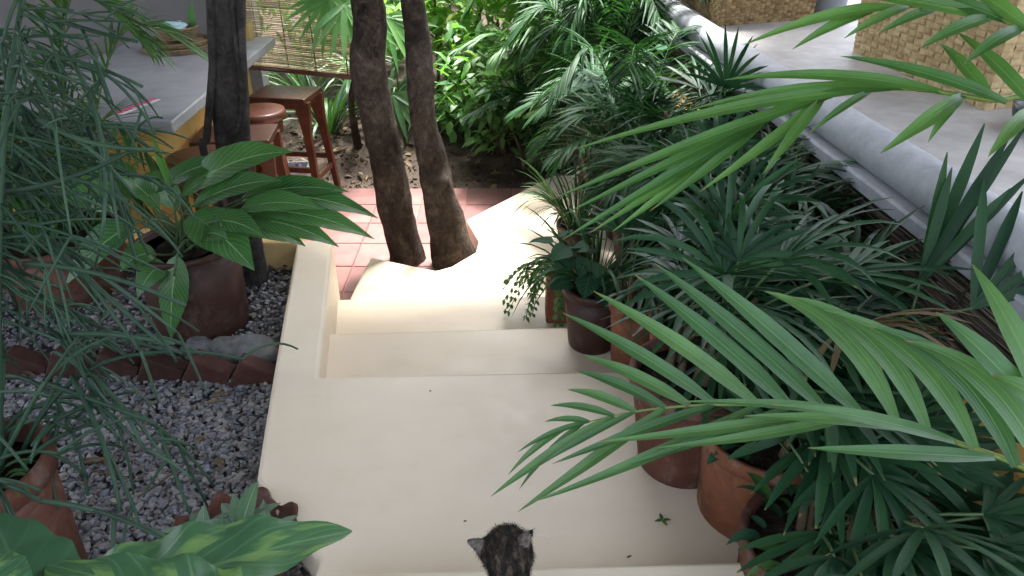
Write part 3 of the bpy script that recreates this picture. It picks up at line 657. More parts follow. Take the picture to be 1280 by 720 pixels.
for dx, dy, sx, sy in ((0, -.045, .1, .01), (0, .045, .1, .01), (-.045, 0, .01, .08), (.045, 0, .01, .08)): mb.box((p.x + dx, p.y + dy, 1.055), (sx, sy, .09))
mb.build('body', surf('yellow_wood', (.42, .28, .10), (.5, .35, .14), 8, .6), t, smooth=False)
a_, b2 = PZ(148, 143, 1.002), PZ(196, 124, 1.002); d = (b2 - a_); nrm = V((-d.y, d.x, 0)).normalized() * .024
t = thing('printed_strip', 'pink and white zigzag patterned paper strip lying on the grey bar', 'strip', (a_.x, a_.y, 1.0))
MB().add([a_ - nrm, b2 - nrm, b2 + nrm, a_ + nrm] + [q + V((0, 0, .0015)) for q in (a_ - nrm, b2 - nrm, b2 + nrm, a_ + nrm)], [(3, 2, 1, 0), (4, 5, 6, 7), (0, 1, 5, 4), (1, 2, 6, 5), (2, 3, 7, 6), (3, 0, 4, 7)]).build('paper', M_paper, t, smooth=False)
up = V((0, 0, .004)); MB().add([a_ + nrm * .35 + up, b2 + nrm * .35 + up, b2 + nrm + up, a_ + nrm + up], [(0, 1, 2, 3)]).build('pink_band', M_pink, t)
for i in range(8):
    u, v_ = (i + .12) / 8, (i + .88) / 8
    MB().add([a_ + d * u + nrm * .30 + up, a_ + d * v_ + nrm * .30 + up, a_ + d * ((u + v_) / 2) - nrm * .75 + up], [(2, 1, 0)]).build('pink_triangle', M_pink, t)
# bamboo blind
m, nt_, b_ = mat('split_bamboo', 0.6, 0.3)
gi = nt_.nodes.new('ShaderNodeNewGeometry').outputs['Random Per Island']
col = ramp(nt_, gi, [(0.0, (0.16, 0.12, 0.05)), (0.4, (0.34, 0.27, 0.13)), (0.8, (0.48, 0.40, 0.22)), (1, (0.6, 0.52, 0.34))])
col = mixc(nt_, 1.0, col, ramp(nt_, noise(nt_, 9, 3), [(0.3, (0.65, 0.65, 0.6)), (0.7, (1.2, 1.2, 1.2))]), 'MULTIPLY'); nt_.links.new(col, b_.inputs['Base Color'])
tr = nt_.nodes.new('ShaderNodeBsdfTranslucent'); nt_.links.new(col, tr.inputs[0]); mx = nt_.nodes.new('ShaderNodeMixShader'); mx.inputs[0].default_value = .3
nt_.links.new(b_.outputs[0], mx.inputs[1]); nt_.links.new(tr.outputs[0], mx.inputs[2]); nt_.links.new(mx.outputs[0], nt_.nodes['Material Output'].inputs[0]); M_bamboo = m
q0, q1 = PY(318, 80, 5.35), PY(446, 95, 5.12)
bl = thing('bamboo_blind', 'rolled down split bamboo blind hanging beside the bar', 'blind', (q0.x, q0.y, q0.z))
zb0, zb1 = q0.z, q1.z; ZTOP = 2.52; mb = MB(); r2 = random.Random(8); ns = 150
for i in range(ns):
    u = i / ns; za, zc_ = zb0 + (ZTOP - zb0) * u, zb1 + (ZTOP - zb1) * u
    n = 5; mb.tube([V((q0.x - .12 + (q1.x - q0.x + .12) * k / n, q0.y + (q1.y - q0.y) * k / n, za + (zc_ - za) * k / n + r2.uniform(-.0035, .0035))) for k in range(n + 1)], r2.uniform(.0026, .0046), 4)
o = mb.build('split_canes', M_bamboo, bl); o['kind'] = 'stuff'
MB().tube([q0 + V((-.12, 0, -.012)), q1 + V((0, 0, -.012))], .017, 10).build('bottom_rail', M_wood, bl)
MB().tube([V((q0.x - .12, q0.y, ZTOP)), V((q1.x, q1.y, ZTOP))], .02, 10).build('top_rail', M_wood, bl)
for u in (.08, .35, .62, .92):
    a_ = q0.lerp(q1, u) + V((0, -.012, 0)); b2 = a_.copy(); b2.z = ZTOP; MB().tube([a_, b2], .004, 5).build('cord', M_twig, bl)
for u in (.05, .95):
    a_ = V((q0.x - .12, q0.y, ZTOP)).lerp(V((q1.x, q1.y, ZTOP)), u); MB().tube([a_, V((a_.x, a_.y, 3.32))], .006, 5).build('hanging_cord', M_twig, bl)
# baskets on the concrete counter
def basket(name, label, corners, h, cell, m, rimr=.012, flare=1.06):
    c0 = sum((V(q) for q in corners), V((0, 0, 0))) / 4; t = thing(name, label, 'basket', c0)
    top = [c0 + (V(q) - c0) * flare + V((0, 0, h)) for q in corners]; r2 = random.Random(len(label))
    def face(a, b, c, d):
        mb = MB(); L = (b - a).length; H = (d - a).length; nx = max(2, round(L / cell[0])); ny = max(2, round(H / cell[1])); nrm = (b - a).cross(d - a).normalized()
        if nrm.dot((a + b) / 2 - c0) < 0: nrm = -nrm
        g = lambda u, v: (a.lerp(b, u)).lerp(d.lerp(c, u), v)
        for i in range(nx):
            for j in range(ny):
                hi = .0045 if (i + j) % 2 == 0 else .0018; e = .03
                u0, u1, v0, v1 = (i + e) / nx, (i + 1 - e) / nx, (j + e) / ny, (j + 1 - e) / ny; um, vm = (u0 + u1) / 2, (v0 + v1) / 2
                along_u = (i + j) % 2 == 0
                pts = []
                for ii in range(3):
                    for jj in range(3):
                        uu, vv = (u0, um, u1)[ii], (v0, vm, v1)[jj]
                        lift = hi * 1.1 if ((ii == 1) if along_u else (jj == 1)) else -.0012
                        pts.append(g(uu, vv) + nrm * (lift + r2.uniform(-.0006, .0006)))
                mb.add(pts, [(0, 3, 4, 1), (1, 4, 5, 2), (3, 6, 7, 4), (4, 7, 8, 5)])
        o = mb.build('woven_side', m, t); o['kind'] = 'stuff'
        MB().add([g(0, 0) - nrm * .004, g(1, 0) - nrm * .004, g(1, 1) - nrm * .004, g(0, 1) - nrm * .004], [(0, 1, 2, 3)]).build('lining', m, t)
    for k in range(4):
        a, b = V(corners[k]), V(corners[(k + 1) % 4]); face(a, b, top[(k + 1) % 4], top[k])
    MB().tube(top + [top[0]], rimr, 8).build('rim', m, t)
    MB().add([V(q) + V((0, 0, .004)) for q in corners], [(0, 1, 2, 3)]).build('bottom', m, t)
    return t
def straw(name, cols):
    m, nt_, b_ = mat(name, 0.75, 0.25); gi = nt_.nodes.new('ShaderNodeNewGeometry').outputs['Random Per Island']
    col = ramp(nt_, gi, cols); col = mixc(nt_, 1.0, col, ramp(nt_, noise(nt_, 60, 3), [(0.3, (0.75, 0.75, 0.75)), (0.7, (1.15, 1.15, 1.15))]), 'MULTIPLY')
    nt_.links.new(col, b_.inputs['Base Color']); bump(nt_, b_, noise(nt_, 120, 2), .3, .002); return m
M_straw = straw('brown_straw', [(0, (.17, .11, .05)), (.5, (.28, .19, .09)), (1, (.36, .26, .13))])
M_straw2 = straw('pale_straw', [(0, (.38, .27, .13)), (.5, (.46, .34, .175)), (1, (.52, .40, .22))])
a_, b2, c_ = PZ(899, 33, ZT), PZ(1015, 24, ZT), PZ(852, 0, ZT)
basket('woven_basket', 'brown finely woven rectangular basket at the far part of the concrete counter', [a_, b2, b2 + (c_ - a_), c_], .30, (.028, .014), M_straw)
a_, b2 = PZ(1228, 138, ZT), PZ(1066, 64, ZT); r_ = V((.62, .16, 0))
basket('woven_basket', 'big pale plaited basket standing nearest on the concrete counter', [a_, a_ + r_, b2 + r_, b2], .42, (.046, .024), M_straw2, .016, 1.05)
p = PZ(1042, 22, ZT)
t = thing('metal_pail', 'dull grey metal pail between the two baskets on the counter', 'pail', (p.x, p.y + .1, ZT))
MB().lathe((p.x, p.y + .1, ZT), [(.08, 0), (.085, .004), (.10, .2), (.107, .205), (.107, .215), (.097, .215), (.078, .01), (.01, .009)], 26).build('body', M_metal, t)
MB().tube([V((p.x + .1 * math.cos(a), p.y + .1, ZT + .2 + .11 * math.sin(a))) for a in [math.pi * i / 14 for i in range(15)]], .004, 6).build('handle', M_metal, t)
p = PZ(1276, 163, ZT)
o = MB().lathe((p.x + .06, p.y, ZT), [(.06, 0), (.075, .006), (.09, .05), (.094, .075), (.088, .076), (.08, .05), (.05, .012), (.01, .01)], 26).build('dark_bowl', M_black); tag(o, 'small black bowl on the counter beside the pale basket', 'bowl')
# planter tub below the far counter end
p = PY(868, 142, 4.05)
t = thing('plastic_tub', 'dark plastic tub with a pale rim half hidden by palms under the counter', 'tub', (p.x - .05, p.y, 0.13))
zt = PY(868, 98, 4.0).z
MB().lathe((p.x - .05, p.y, .12), [(.13, 0), (.17, zt - .15), (.165, zt - .15), (.12, .02), (.01, .02)], 26).build('body', M_black, t)
MB().lathe((p.x - .05, p.y, zt - .05), [(.168, 0), (.185, .002), (.185, .03), (.16, .034), (.158, 0.0)], 26).build('rim', M_wallgrey, t)
# ================================================================== plants
def pot(t, c, rb, rt, h, m, rim=.018, rimh=.03, soil=.03, n=36):
    """tapering clay pot: body, rim, soil"""
    c = V(c)
    MB().lathe(c, [(rb * .96, 0), (rb, .006), (rb + (rt - rb) * .55, h * .5), (rt, h - rimh), (rt - .012, h - rimh), (rt - .018, h - soil - .01), (rb * .8, .02), (.01, .02)], n, wob=.006).build('pot', m, t)
    MB().lathe(c + V((0, 0, h - rimh)), [(rt - .004, -.004), (rt + rim, 0), (rt + rim * 1.15, rimh * .6), (rt + rim * .8, rimh), (rt - .006, rimh), (rt - .012, rimh * .6), (rt - .014, -.004)], n, wob=.006).build('rim', m, t)
    mb = MB(); mb.lathe(c + V((0, 0, h - soil)), [(rt - .016, -.012), (rt - .016, 0), (rt * .5, .008), (.01, .01)], 24); mb.build('soil', M_soil, t)
    return c + V((0, 0, h - soil))
def frond(t, pts, n, L, W, m, r2, droop=.5, angle=1.0, vee=.35, start=.25, rr=.006, prof='strap', Lend=.35, name='frond', nseg=5, rm=None):
    """pinnate frond: rachis with two rows of leaflets, one mesh"""
    path = smooth_path(pts, 18); mb = MB()
    mb.tube(path, [rr * (1 - .8 * i / 18) for i in range(19)], 5, mi=1)
    for k in range(n):
        u = start + (1 - start) * (k + .5) / n; p = path_at(path, u); d = (path_at(path, u + .03) - path_at(path, u - .03)).normalized()
        s_ = sideways(d); up = s_.cross(d)
        f = (u - start) / (1 - start); ll = L * (Lend + (1 - Lend) * math.sin(math.pi * min(1, .25 + .72 * f)) ** .8)
        for sg in (-1, 1):
            a = angle * (1 - .45 * f) * r2.uniform(.85, 1.15)
            q = d * math.cos(a) + (s_ * sg * math.cos(vee) + up * math.sin(vee)) * math.sin(a)
            q = (q + V((r2.gauss(0, .06), r2.gauss(0, .06), r2.gauss(0, .06)))).normalized()
            lp, _ = curve_dir(p, q, ll * r2.uniform(.85, 1.1), nseg, droop * r2.uniform(.6, 1.4))
            ribbon(mb, lp, sideways(q, sg * .3), W * r2.uniform(.85, 1.15), prof, .35)
    return mb.build(name, [m, rm or M_stem], t)
def palm_clump(name, label, base, nf, H, m, seed, L=.28, W=.02, spread=.7, group=None, potspec=None, n=26, toward=None, canes=True, droop=.5, zc=None):
    r2 = random.Random(seed); t = thing(name, label, 'palm', base, group); b = V(base)
    top = pot(t, b, *potspec) if potspec else b
    for i in range(nf):
        a = 2 * math.pi * (i / nf) * 1.0 + r2.uniform(-.4, .4); h = H * r2.uniform(.6, 1.1); sp = spread * r2.uniform(.5, 1.2)
        dv = V((math.cos(a), math.sin(a), 0))
        if toward is not None: dv = (dv + V(toward)).normalized() * min(1.0, (dv + V(toward)).length)
        p0 = top + V((r2.uniform(-.05, .05), r2.uniform(-.05, .05), 0)); p1 = p0 + dv * sp * .22 + V((0, 0, h * .6)); p2 = p0 + dv * sp * .65 + V((0, 0, h)); p3 = p0 + dv * sp * 1.15 + V((0, 0, h * r2.uniform(.72, .95)))
        frond(t, [p0, p1, p2, p3], n, L * r2.uniform(.8, 1.15), W, m, r2, droop, start=.38, rr=.007)
    return t
def fan_leaf(mb, p, d, up, R, nseg, W, r2, spread=2.2, droop=.5, prof='blunt', n=6):
    d = V(d).normalized(); s_ = d.cross(V(up)); s_ = s_.normalized() if s_.length > 1e-3 else d.orthogonal(); nrm = s_.cross(d)
    for k in range(nseg):
        a = spread * (k / (nseg - 1) - .5); q = (d * math.cos(a) + s_ * math.sin(a) + nrm * r2.uniform(-.08, .12)).normalized()
        L = R * (1 - .22 * abs(a) / (spread / 2)) * r2.uniform(.9, 1.08)
        lp, _ = curve_dir(p, q, L, n, droop * r2.uniform(.5, 1.5))
        sd_ = q.cross(nrm).normalized(); ribbon(mb, lp, sd_, W * r2.uniform(.85, 1.15), prof, .3)
def lady_palm(name, label, base, seed, ncane=7, H=.9, R=.26, W=.036, potspec=None, group=None, lean=(0, 0, 0), per=5, m=None, spreadr=.3, extra=(), bias=.45, minx=-.12):
    r2 = random.Random(seed); t = thing(name, label, 'palm', base, group); b = V(base); m = m or L_fan
    top = pot(t, b, *potspec) if potspec else b
    for i in range(ncane):
        a = 6.283 * i / ncane + r2.uniform(-.5, .5); h = H * r2.uniform(.55, 1.08); o_ = V((math.cos(a), math.sin(a), 0))
        p0 = top + o_ * r2.uniform(.02, .09); p2 = p0 + o_ * spreadr * r2.uniform(.3, .8) * h + V(lean) * h + V((0, 0, h)); p1 = p0.lerp(p2, .5) + V((0, 0, .06))
        cane = bez(p0, p1, p2, 8); MB().tube(cane, [.011 - .004 * k / 8 for k in range(9)], 6).build('cane', M_cane, t)
        for k in range(per):
            u = .35 + .65 * (k + r2.random()) / per; p = path_at(cane, u); aa = r2.uniform(0, 6.283)
            dv = (V((math.cos(aa), math.sin(aa), 0)) * .9 + o_ * .4 + V((0, 0, r2.uniform(.25, 1.1))) + V((bias, 0, 0))).normalized()
            if dv.x < minx: dv.x = abs(dv.x) * .7; dv.normalize()
            pl = r2.uniform(.12, .26); e = p + dv * pl; e2 = e + V((0, 0, -.02)); mb = MB(); mb.tube(bez(p, p + dv * pl * .5 + V((0, 0, .02)), e2, 4), .0032, 4, mi=1)
            fd = (dv + V((0, 0, -.35))).normalized(); fan_leaf(mb, e2, fd, V((0, 0, 1)), R * r2.uniform(.9, 1.45), r2.randint(8, 12), W * .56, r2, r2.uniform(1.8, 3.0), r2.uniform(.2, 1.1)); mb.build('leaf', [L_dry if r2.random() < .02 else m, M_stem], t)
    for (pb, pe, fd, RR, ns, WW, sp) in extra:
        mb = MB(); pb, pe = V(pb), V(pe); mb.tube(bez(pb, pb.lerp(pe, .5) + V((0, 0, .06)), pe, 6), .004, 5, mi=1)
        fan_leaf(mb, pe, fd, V((0, -.6, 1)), RR, ns, WW, r2, sp, .15); mb.build('leaf', [m, M_stem], t)
    return t
def leaf_between(t, a, b, W, m, arch=.06, roll=0.0, prof='oval', n=12, mcell=3, wave=.03, fold=.22, stem_from=None, name='leaf', srad=.0055, wf=3.0, ph=0.0, arch_v=None, side=None, curl=0.0):
    a, b = V(a), V(b); mid = a.lerp(b, .5) + (V(arch_v) if arch_v is not None else V((0, 0, arch)))
    pts = bez(a, mid, b, n); mb = MB(); d = (b - a).normalized()
    ribbon(mb, pts, V(side) if side is not None else sideways(d, roll), W, prof, fold, mcell, wave, wf, ph, curl=curl)
    o = mb.build(name, m, t)
    if stem_from is not None:
        s0 = V(stem_from); dd = (pts[1] - pts[0]).normalized()
        MB().tube(bez(s0, a - dd * (a - s0).length * .45, a, 8) + pts[1:4], [srad * (1 - .04 * k) for k in range(12)], 6).build('petiole', M_stem, o)
    return o

# ------------------------------------------------ broad leaved plant in the clay pot (left)
pb = PZ(235, 433, ZG); base = V((pb.x, pb.y + .16, ZG - .01))
t = thing('broad_leaved_plant', 'glossy broad leaved plant in a brown clay pot on the gravel by the vine trunk', 'potted plant', base)
tp = pot(t, base, .165, .172, .35, M_terra_dk, .006, .02, .03)
YB = base.y
def bl(a, b, W, da=0.0, db=0.0, **kw):
    """a leaf from pixel a to pixel b; da, db: metres nearer than the pot's axis"""
    A_, B_ = PY(a[0], a[1], YB - da), PY(b[0], b[1], YB - db); d_ = (B_ - A_).normalized(); vw = (A_.lerp(B_, .5) - CAM).normalized()
    s1 = d_.cross(-vw).normalized(); s2 = sideways(d_)
    kw.setdefault('side', (s1 * .5 + (s2 if s1.dot(s2) > 0 else -s2) * .6).normalized())
    kw.setdefault('stem_from', tp + V((rnd.uniform(-.05, .05), rnd.uniform(-.05, .05), 0)))
    return leaf_between(t, PY(a[0], a[1], YB - da), PY(b[0], b[1], YB - db), W * .95, L_broad, ph=rnd.uniform(0, 6), **kw)
bl((238, 268), (318, 338), .175, .08, .26, arch=.05, roll=-.5)
bl((222, 318), (214, 424), .105, .16, .22, arch=.0, side=V((1, .1, 0)), arch_v=V((0, -.03, .02)))
bl((172, 278), (82, 356), .13, .10, .22, arch=.05, roll=.7)
bl((226, 244), (366, 190), .15, .0, .06, arch=.08)
bl((240, 258), (352, 226), .11, .06, .16, arch=.05)
bl((300, 250), (436, 240), .10, .02, .10, arch=.06)
bl((322, 248), (473, 273), .10, .05, .12, arch=.07)
bl((326, 264), (468, 299), .10, .10, .18, arch=.06)
bl((312, 274), (424, 309), .10, .10, .18, arch=.05)
bl((290, 284), (382, 308), .11, .04, .12, arch=.06)
bl((300, 262), (404, 262), .09, .12, .22, arch=.05)
bl((262, 278), (330, 296), .10, .14, .24, arch=.05)
bl((165, 250), (96, 218), .14, .02, .02, arch=.05, roll=.5)
bl((176, 242), (120, 200), .10, -.05, -.06, arch=.04, roll=.4)
bl((150, 262), (66, 244), .13, .10, .14, arch=.05, roll=.3)
bl((196, 240), (292, 203), .09, -.02, -.02, arch=.06, roll=-.5)
bl((200, 262), (150, 222), .10, .0, .04, arch=.05, roll=.2)
bl((222, 262), (180, 218), .11, -.1, -.12, arch=.06, roll=.3)
bl((208, 330), (172, 372), .10, .14, .24, arch=.05, roll=.4)
bl((196, 318), (150, 340), .10, .12, .2, arch=.05, roll=.4)
bl((248, 300), (285, 300), .10, .12, .26, arch=.05, roll=-.2)
bl((262, 250), (300, 222), .11, -.12, -.2, arch=.06, roll=-.3)
o = leaf_between(t, PY(222, 250, YB), PY(190, 168, YB - .02), .028, L_bright2, side=V((1, 0, 0)), fold=1.2, stem_from=tp, wave=0)
# ------------------------------------------------ wide pot further left with reedy plant
p = PZ(48, 398, ZG); base = V((p.x, p.y + .24, ZG - .01))
t = thing('reedy_plant', 'upright reedy plant in a wide terracotta pot on the far gravel', 'potted plant', base)
tp = pot(t, base, .20, .255, .27, M_terra, .012, .035, .04)
r2 = random.Random(21)
for k in range(70):
    a = r2.uniform(0, 6.283); q = tp + V((math.cos(a), math.sin(a), 0)) * r2.uniform(.02, .2); dv = V((r2.gauss(0, .25), r2.gauss(0, .25), 1))
    pts, _ = curve_dir(q, dv, r2.uniform(.3, .6), 6, r2.uniform(.2, 1.2)); mb = MB(); ribbon(mb, pts, sideways(dv, r2.uniform(0, 3)), r2.uniform(.010, .02), 'strap', .5); mb.build('leaf', L_mid, t)
palm_clump('feathery_palm', 'feathery yellow green palm rising behind the wide terracotta pot', (-2.0, 3.05, -.05), 15, 1.55, L_mid, 31, .26, .014, .62, None, None, 34, (.2, -.1, 0))
palm_clump('feathery_palm', 'dark feathery palm in the corner left of the bar base', (-2.45, 2.6, ZG - .03), 13, 1.15, L_dark, 32, .28, .016, .6, None, None, 30)

# ------------------------------------------------ pencil-stemmed plant in the near left pot
p = PZ(38, 735, ZG); base = V((p.x - .01, p.y, ZG - .01))
t = thing('pencil_stem_plant', 'leafless grey green pencil stemmed plant spilling from a tall terracotta pot', 'potted plant', base)
tp = pot(t, base, .135, .15, .40, M_terra, .010, .05, .05)
r2 = random.Random(77)
def pencil(p, d, L, r, depth, droop, mb):
    n = 7; pts, dirs = curve_dir(p, d, L, n, droop * r2.uniform(.3, 1.3), V((r2.gauss(0, .18), r2.gauss(0, .18), r2.gauss(0, .1))))
    mb.tube(pts, [r * (1 - .35 * i / n) for i in range(n + 1)], 6)
    if depth > 0:
        for k in range(r2.randint(1, 3)):
            j = r2.randint(2, n); q = (dirs[j] + V((r2.gauss(0, .5), r2.gauss(0, .5), r2.gauss(0, .4)))).normalized()
            pencil(pts[j], q, L * r2.uniform(.5, .85), r * .82, depth - 1, droop, mb)
for k in range(18):                        # stems leaning out of the pot
    a = r2.uniform(0, 6.283); q = tp + V((math.cos(a), math.sin(a), 0)) * r2.uniform(.0, .11)
    mb = MB(); pencil(q, V((math.cos(a) * .55 + .15, math.sin(a) * .5, 1.0)), r2.uniform(.22, .42), .0062, 2, r2.uniform(.5, 2.4), mb); mb.build('stem', L_pencil, t)
trunk = []                                 # taller stems that carry the crown
for k in range(9):
    a = 6.283 * k / 9 + r2.uniform(-.3, .3); q = tp + V((math.cos(a), math.sin(a), 0)) * .05
    e = PD(r2.uniform(-90, 45), r2.uniform(-60, 230), r2.uniform(1.55, 2.2)); pts = bez(q, q.lerp(e, .5) + V((0, 0, .2)), e, 10); trunk.append(pts)
    MB().tube(pts, [.0085 - .0003 * i for i in range(11)], 7).build('main_stem', L_pencil, t)
for k in range(120):
    pts = trunk[r2.randrange(9)]; p = path_at(pts, r2.uniform(.35, 1.0)); a = r2.uniform(0, 6.283)
    d = V((math.cos(a) * .9 + .22, math.sin(a) * .7 - .05, r2.uniform(-.5, .5)))
    mb = MB(); pencil(p, d, r2.uniform(.15, .30), r2.uniform(.0038, .0056), 2, r2.uniform(.1, 1.4), mb); mb.build('stem', L_pencil, t)
for (a, m_, b_) in [((60, 20), (110, 40), (172, 52)), ((20, 60), (100, 70), (178, 108)), ((50, 150), (110, 190), (196, 186)), ((80, 60), (150, 160), (126, 300)), ((10, 240), (90, 230), (160, 190)), ((30, 330), (120, 330), (232, 382)), ((20, 350), (130, 420), (203, 437)), ((60, 420), (120, 410), (218, 430)), ((70, 440), (150, 480), (178, 560)), ((60, 480), (120, 500), (196, 530)), ((90, 470), (140, 560), (150, 640)), ((10, 470), (90, 470), (110, 620)), ((60, 300), (110, 350), (204, 432)), ((110, 160), (150, 240), (170, 330))]:
    tt = r2.uniform(1.5, 1.75); pts = bez(PD(*a, tt + .1), PD(*m_, tt), PD(*b_, tt), 10); mb = MB(); mb.tube(pts, [.0068 - .0003 * i for i in range(11)], 6)
    j = r2.randint(3, 7); pencil(pts[j], (pts[j + 1] - pts[j]).normalized() + V((r2.gauss(0, .3), r2.gauss(0, .3), -.3)), .2, .0046, 1, 1.2, mb); mb.build('stem', L_pencil, t)
for k in range(24):                        # small weedy leaves in the pot
    a = r2.uniform(0, 6.283); q = tp + V((math.cos(a), math.sin(a), 0)) * r2.uniform(.01, .1); d = V((math.cos(a) * .6, math.sin(a) * .6, 1)); pts, _ = curve_dir(q, d, r2.uniform(.06, .14), 5, 1.2); mb = MB(); ribbon(mb, pts, sideways(d), .014, 'lance', .3); mb.build('leaf', L_fern, t)

# ------------------------------------------------ scalloped bowl of succulents
base = V((-.655, 1.205, ZG - .005))
t = thing('succulent_bowl', 'low scalloped terracotta bowl of grey green succulents at the landing edge', 'potted plant', base)
def fl(a, i, r, z):
    return (r * (1 + (.10 * max(0, math.cos(a * 9)) if 2 <= i <= 5 else 0)), z + (.016 * math.cos(a * 9) if 2 <= i <= 5 else 0))
MB().lathe(base, [(.085, 0), (.10, .01), (.143, .10), (.150, .118), (.143, .128), (.134, .115), (.09, .05), (.01, .05)], 108, flute=fl).build('bowl', M_terra, t)
MB().lathe(base + V((0, 0, .088)), [(.13, -.01), (.128, 0), (.01, .01)], 24).build('soil', M_soil, t)
def rosette(c, n, L, W, tilt=.7, seed=0):
    r3 = random.Random(seed)
    for k in range(n):
        a = k * 2.4 + r3.uniform(-.2, .2); el = tilt * (1 - .75 * k / n) + r3.uniform(-.1, .1)
        d = V((math.cos(a) * math.cos(1.2 - el), math.sin(a) * math.cos(1.2 - el), math.sin(1.2 - el))); pts, _ = curve_dir(c, d, L * r3.uniform(.75, 1.1), 7, .5); mb = MB(); ribbon(mb, pts, sideways(d), W, 'lance', .45, 2); mb.build('leaf', L_succ, t)
cs = base + V((.01, .03, .125)); rosette(cs, 9, .12, .038, .95, 1); rosette(cs + V((-.08, -.02, 0)), 8, .10, .033, 1.0, 2); rosette(cs + V((.07, -.03, 0)), 7, .10, .034, 1.0, 3); rosette(cs + V((-.02, -.08, 0)), 7, .10, .034, 1.0, 5)
lt = PD(323, 601, 1.66); mb = MB(); ribbon(mb, bez(cs, cs.lerp(lt, .5) + V((.0, 0, .02)), lt, 8), V((1, -.3, .2)), .045, 'lance', .35, 2); mb.build('leaf', L_succ, t)
# ------------------------------------------------ mottled broad leaf plant at the near left
base = V((-.62, .42, ZG - .01))
t = thing('mottled_leaf_plant', 'plant with huge wavy green leaves mottled with paler patches beside the steps', 'potted plant', base)
tp = pot(t, base, .10, .13, .22, M_terra, .010, .03, .03)
leaf_between(t, PD(20, 815, 1.02), PD(440, 664, 1.12), .21, L_varieg, arch=.06, roll=-.15, prof='wide', n=28, mcell=6, wave=.05, wf=4.5, fold=.12, stem_from=tp, srad=.008)
leaf_between(t, PD(330, 800, .86), PD(60, 706, 1.05), .17, L_varieg, arch=.03, roll=.35, prof='wide', n=24, mcell=5, wave=.05, wf=4, fold=.1, stem_from=tp, srad=.008)
leaf_between(t, PD(60, 800, .98), PD(-10, 640, 1.12), .16, L_round, arch=.05, roll=.5, prof='wide', n=20, mcell=5, wave=.04, wf=4, fold=.15, stem_from=tp, srad=.007)
leaf_between(t, PD(-20, 800, .90), PD(12, 690, 1.0), .10, L_varieg, arch=.05, roll=.2, prof='wide', n=16, mcell=4, wave=.04, wf=4, fold=.15, stem_from=tp, srad=.007)
leaf_between(t, PD(220, 770, 1.0), PD(352, 672, 1.22), .09, L_varieg, arch=.05, roll=-.1, prof='wide', n=20, mcell=5, wave=.04, wf=4, fold=.15, stem_from=tp, srad=.007)
# ------------------------------------------------ potted plants down the right side of the stairs
GP = 'potted plants lining the right of the stairs'
# big areca whose fronds arch across the picture
base = V((.80, .22, ZU))
t = thing('arching_palm', 'large palm with bright green feather fronds arching over the landing', 'palm', base)
tp = pot(t, base, .13, .17, .26, M_terra_or, .012, .04, .03)
for k in range(5):
    a = k * 1.25; MB().tube(bez(tp + V((math.cos(a) * .05, math.sin(a) * .05, 0)), tp + V((math.cos(a) * .07, math.sin(a) * .07, .15)), tp + V((math.cos(a) * .08, math.sin(a) * .08, .32)), 6), [.02 - .0015 * i for i in range(7)], 8).build('cane', M_stem, t)
def hero_frond(rach, stem, leaflets, m, rr=.006, wk=1.0):
    """rach: (px,py,depth) list from base to tip; leaflets: (base px,py),(tip px,py), tip depth offset, width, sag px, profile"""
    path = smooth_path([PD(*q) for q in rach], 40)
    full = smooth_path([V(s_) for s_ in stem] + path[::5], 40)
    fo = MB().tube(full, [max(.0012, rr * (1 - .85 * i / 40)) for i in range(41)], 7).build('frond', M_stem2, t)
    for (a, b, dt, W, sag, pf) in leaflets:
        best = min(range(len(path)), key=lambda i: (lambda q: (q[0] - a[0]) ** 2 + (q[1] - a[1]) ** 2)(proj(path[i])))
        p = path[best]; ta = (p - CAM).dot(V((0, cP, -sP))); tb = ta + dt
        e = PD(b[0], b[1], tb); L = (e - p).length; mx_, my_ = (proj(p)[0] + b[0]) / 2, (proj(p)[1] + b[1]) / 2
        ctrl = PD(mx_ + sag[0], my_ + sag[1], (ta + tb) / 2 - .03)
        pts = bez(p, ctrl, e, 12); view = (p.lerp(e, .5) - CAM).normalized(); d = (e - p).normalized()
        s1 = d.cross(-view); s2 = sideways(d)
        if s1.dot(s2) < 0: s2 = -s2
        s_ = (s1.normalized() * .7 + s2 * .5).normalized()
        mb = MB(); ribbon(mb, pts, s_, W * wk, pf, .3, 2, .012, 1.3, rnd.uniform(0, 6)); mb.build('leaflet', m, fo)
    return fo
def proj(p):
    q = V(p) - CAM; zc = q.y * cP - q.z * sP; yc = q.y * sP + q.z * cP; return (640 + F * q.x / zc, 360 - F * yc / zc)
M_stem2 = surf('yellow_green_rachis', (0.12, 0.19, 0.035), (0.20, 0.28, 0.06), 10, 0.4, 0.5, 0.0)
st = lambda dx, h: [tp + V((dx, .0, .28)), tp + V((dx * .5, .28, h))]
up_l = [((735, 527), (681, 527), .02, .013, (0, -7)), ((766, 519), (688, 507), .03, .016, (-3, -10)), ((797, 514), (709, 487), .03, .020, (-4, -11)), ((828, 509), (718, 463), .04, .022, (-6, -13)), ((867, 507), (728, 444), .05, .026, (-4, -12)),
        ((899, 506), (703, 391), .05, .028, (4, -10)), ((943, 505), (742, 364), .05, .032, (6, -10)), ((984, 506), (793, 343), .05, .034, (6, -6)), ((1030, 512), (818, 329), .05, .034, (6, -6)), ((1067, 519), (853, 322), .06, .036, (8, -4)),
        ((1122, 526), (955, 364), .08, .036, (26, -52)), ((1160, 540), (988, 371), .08, .036, (30, -58)), ((1208, 556), (1030, 388), .08, .038, (32, -58)), ((1262, 580), (1086, 408), .08, .04, (34, -60)), ((1300, 600), (1130, 426), .08, .042, (36, -60))]
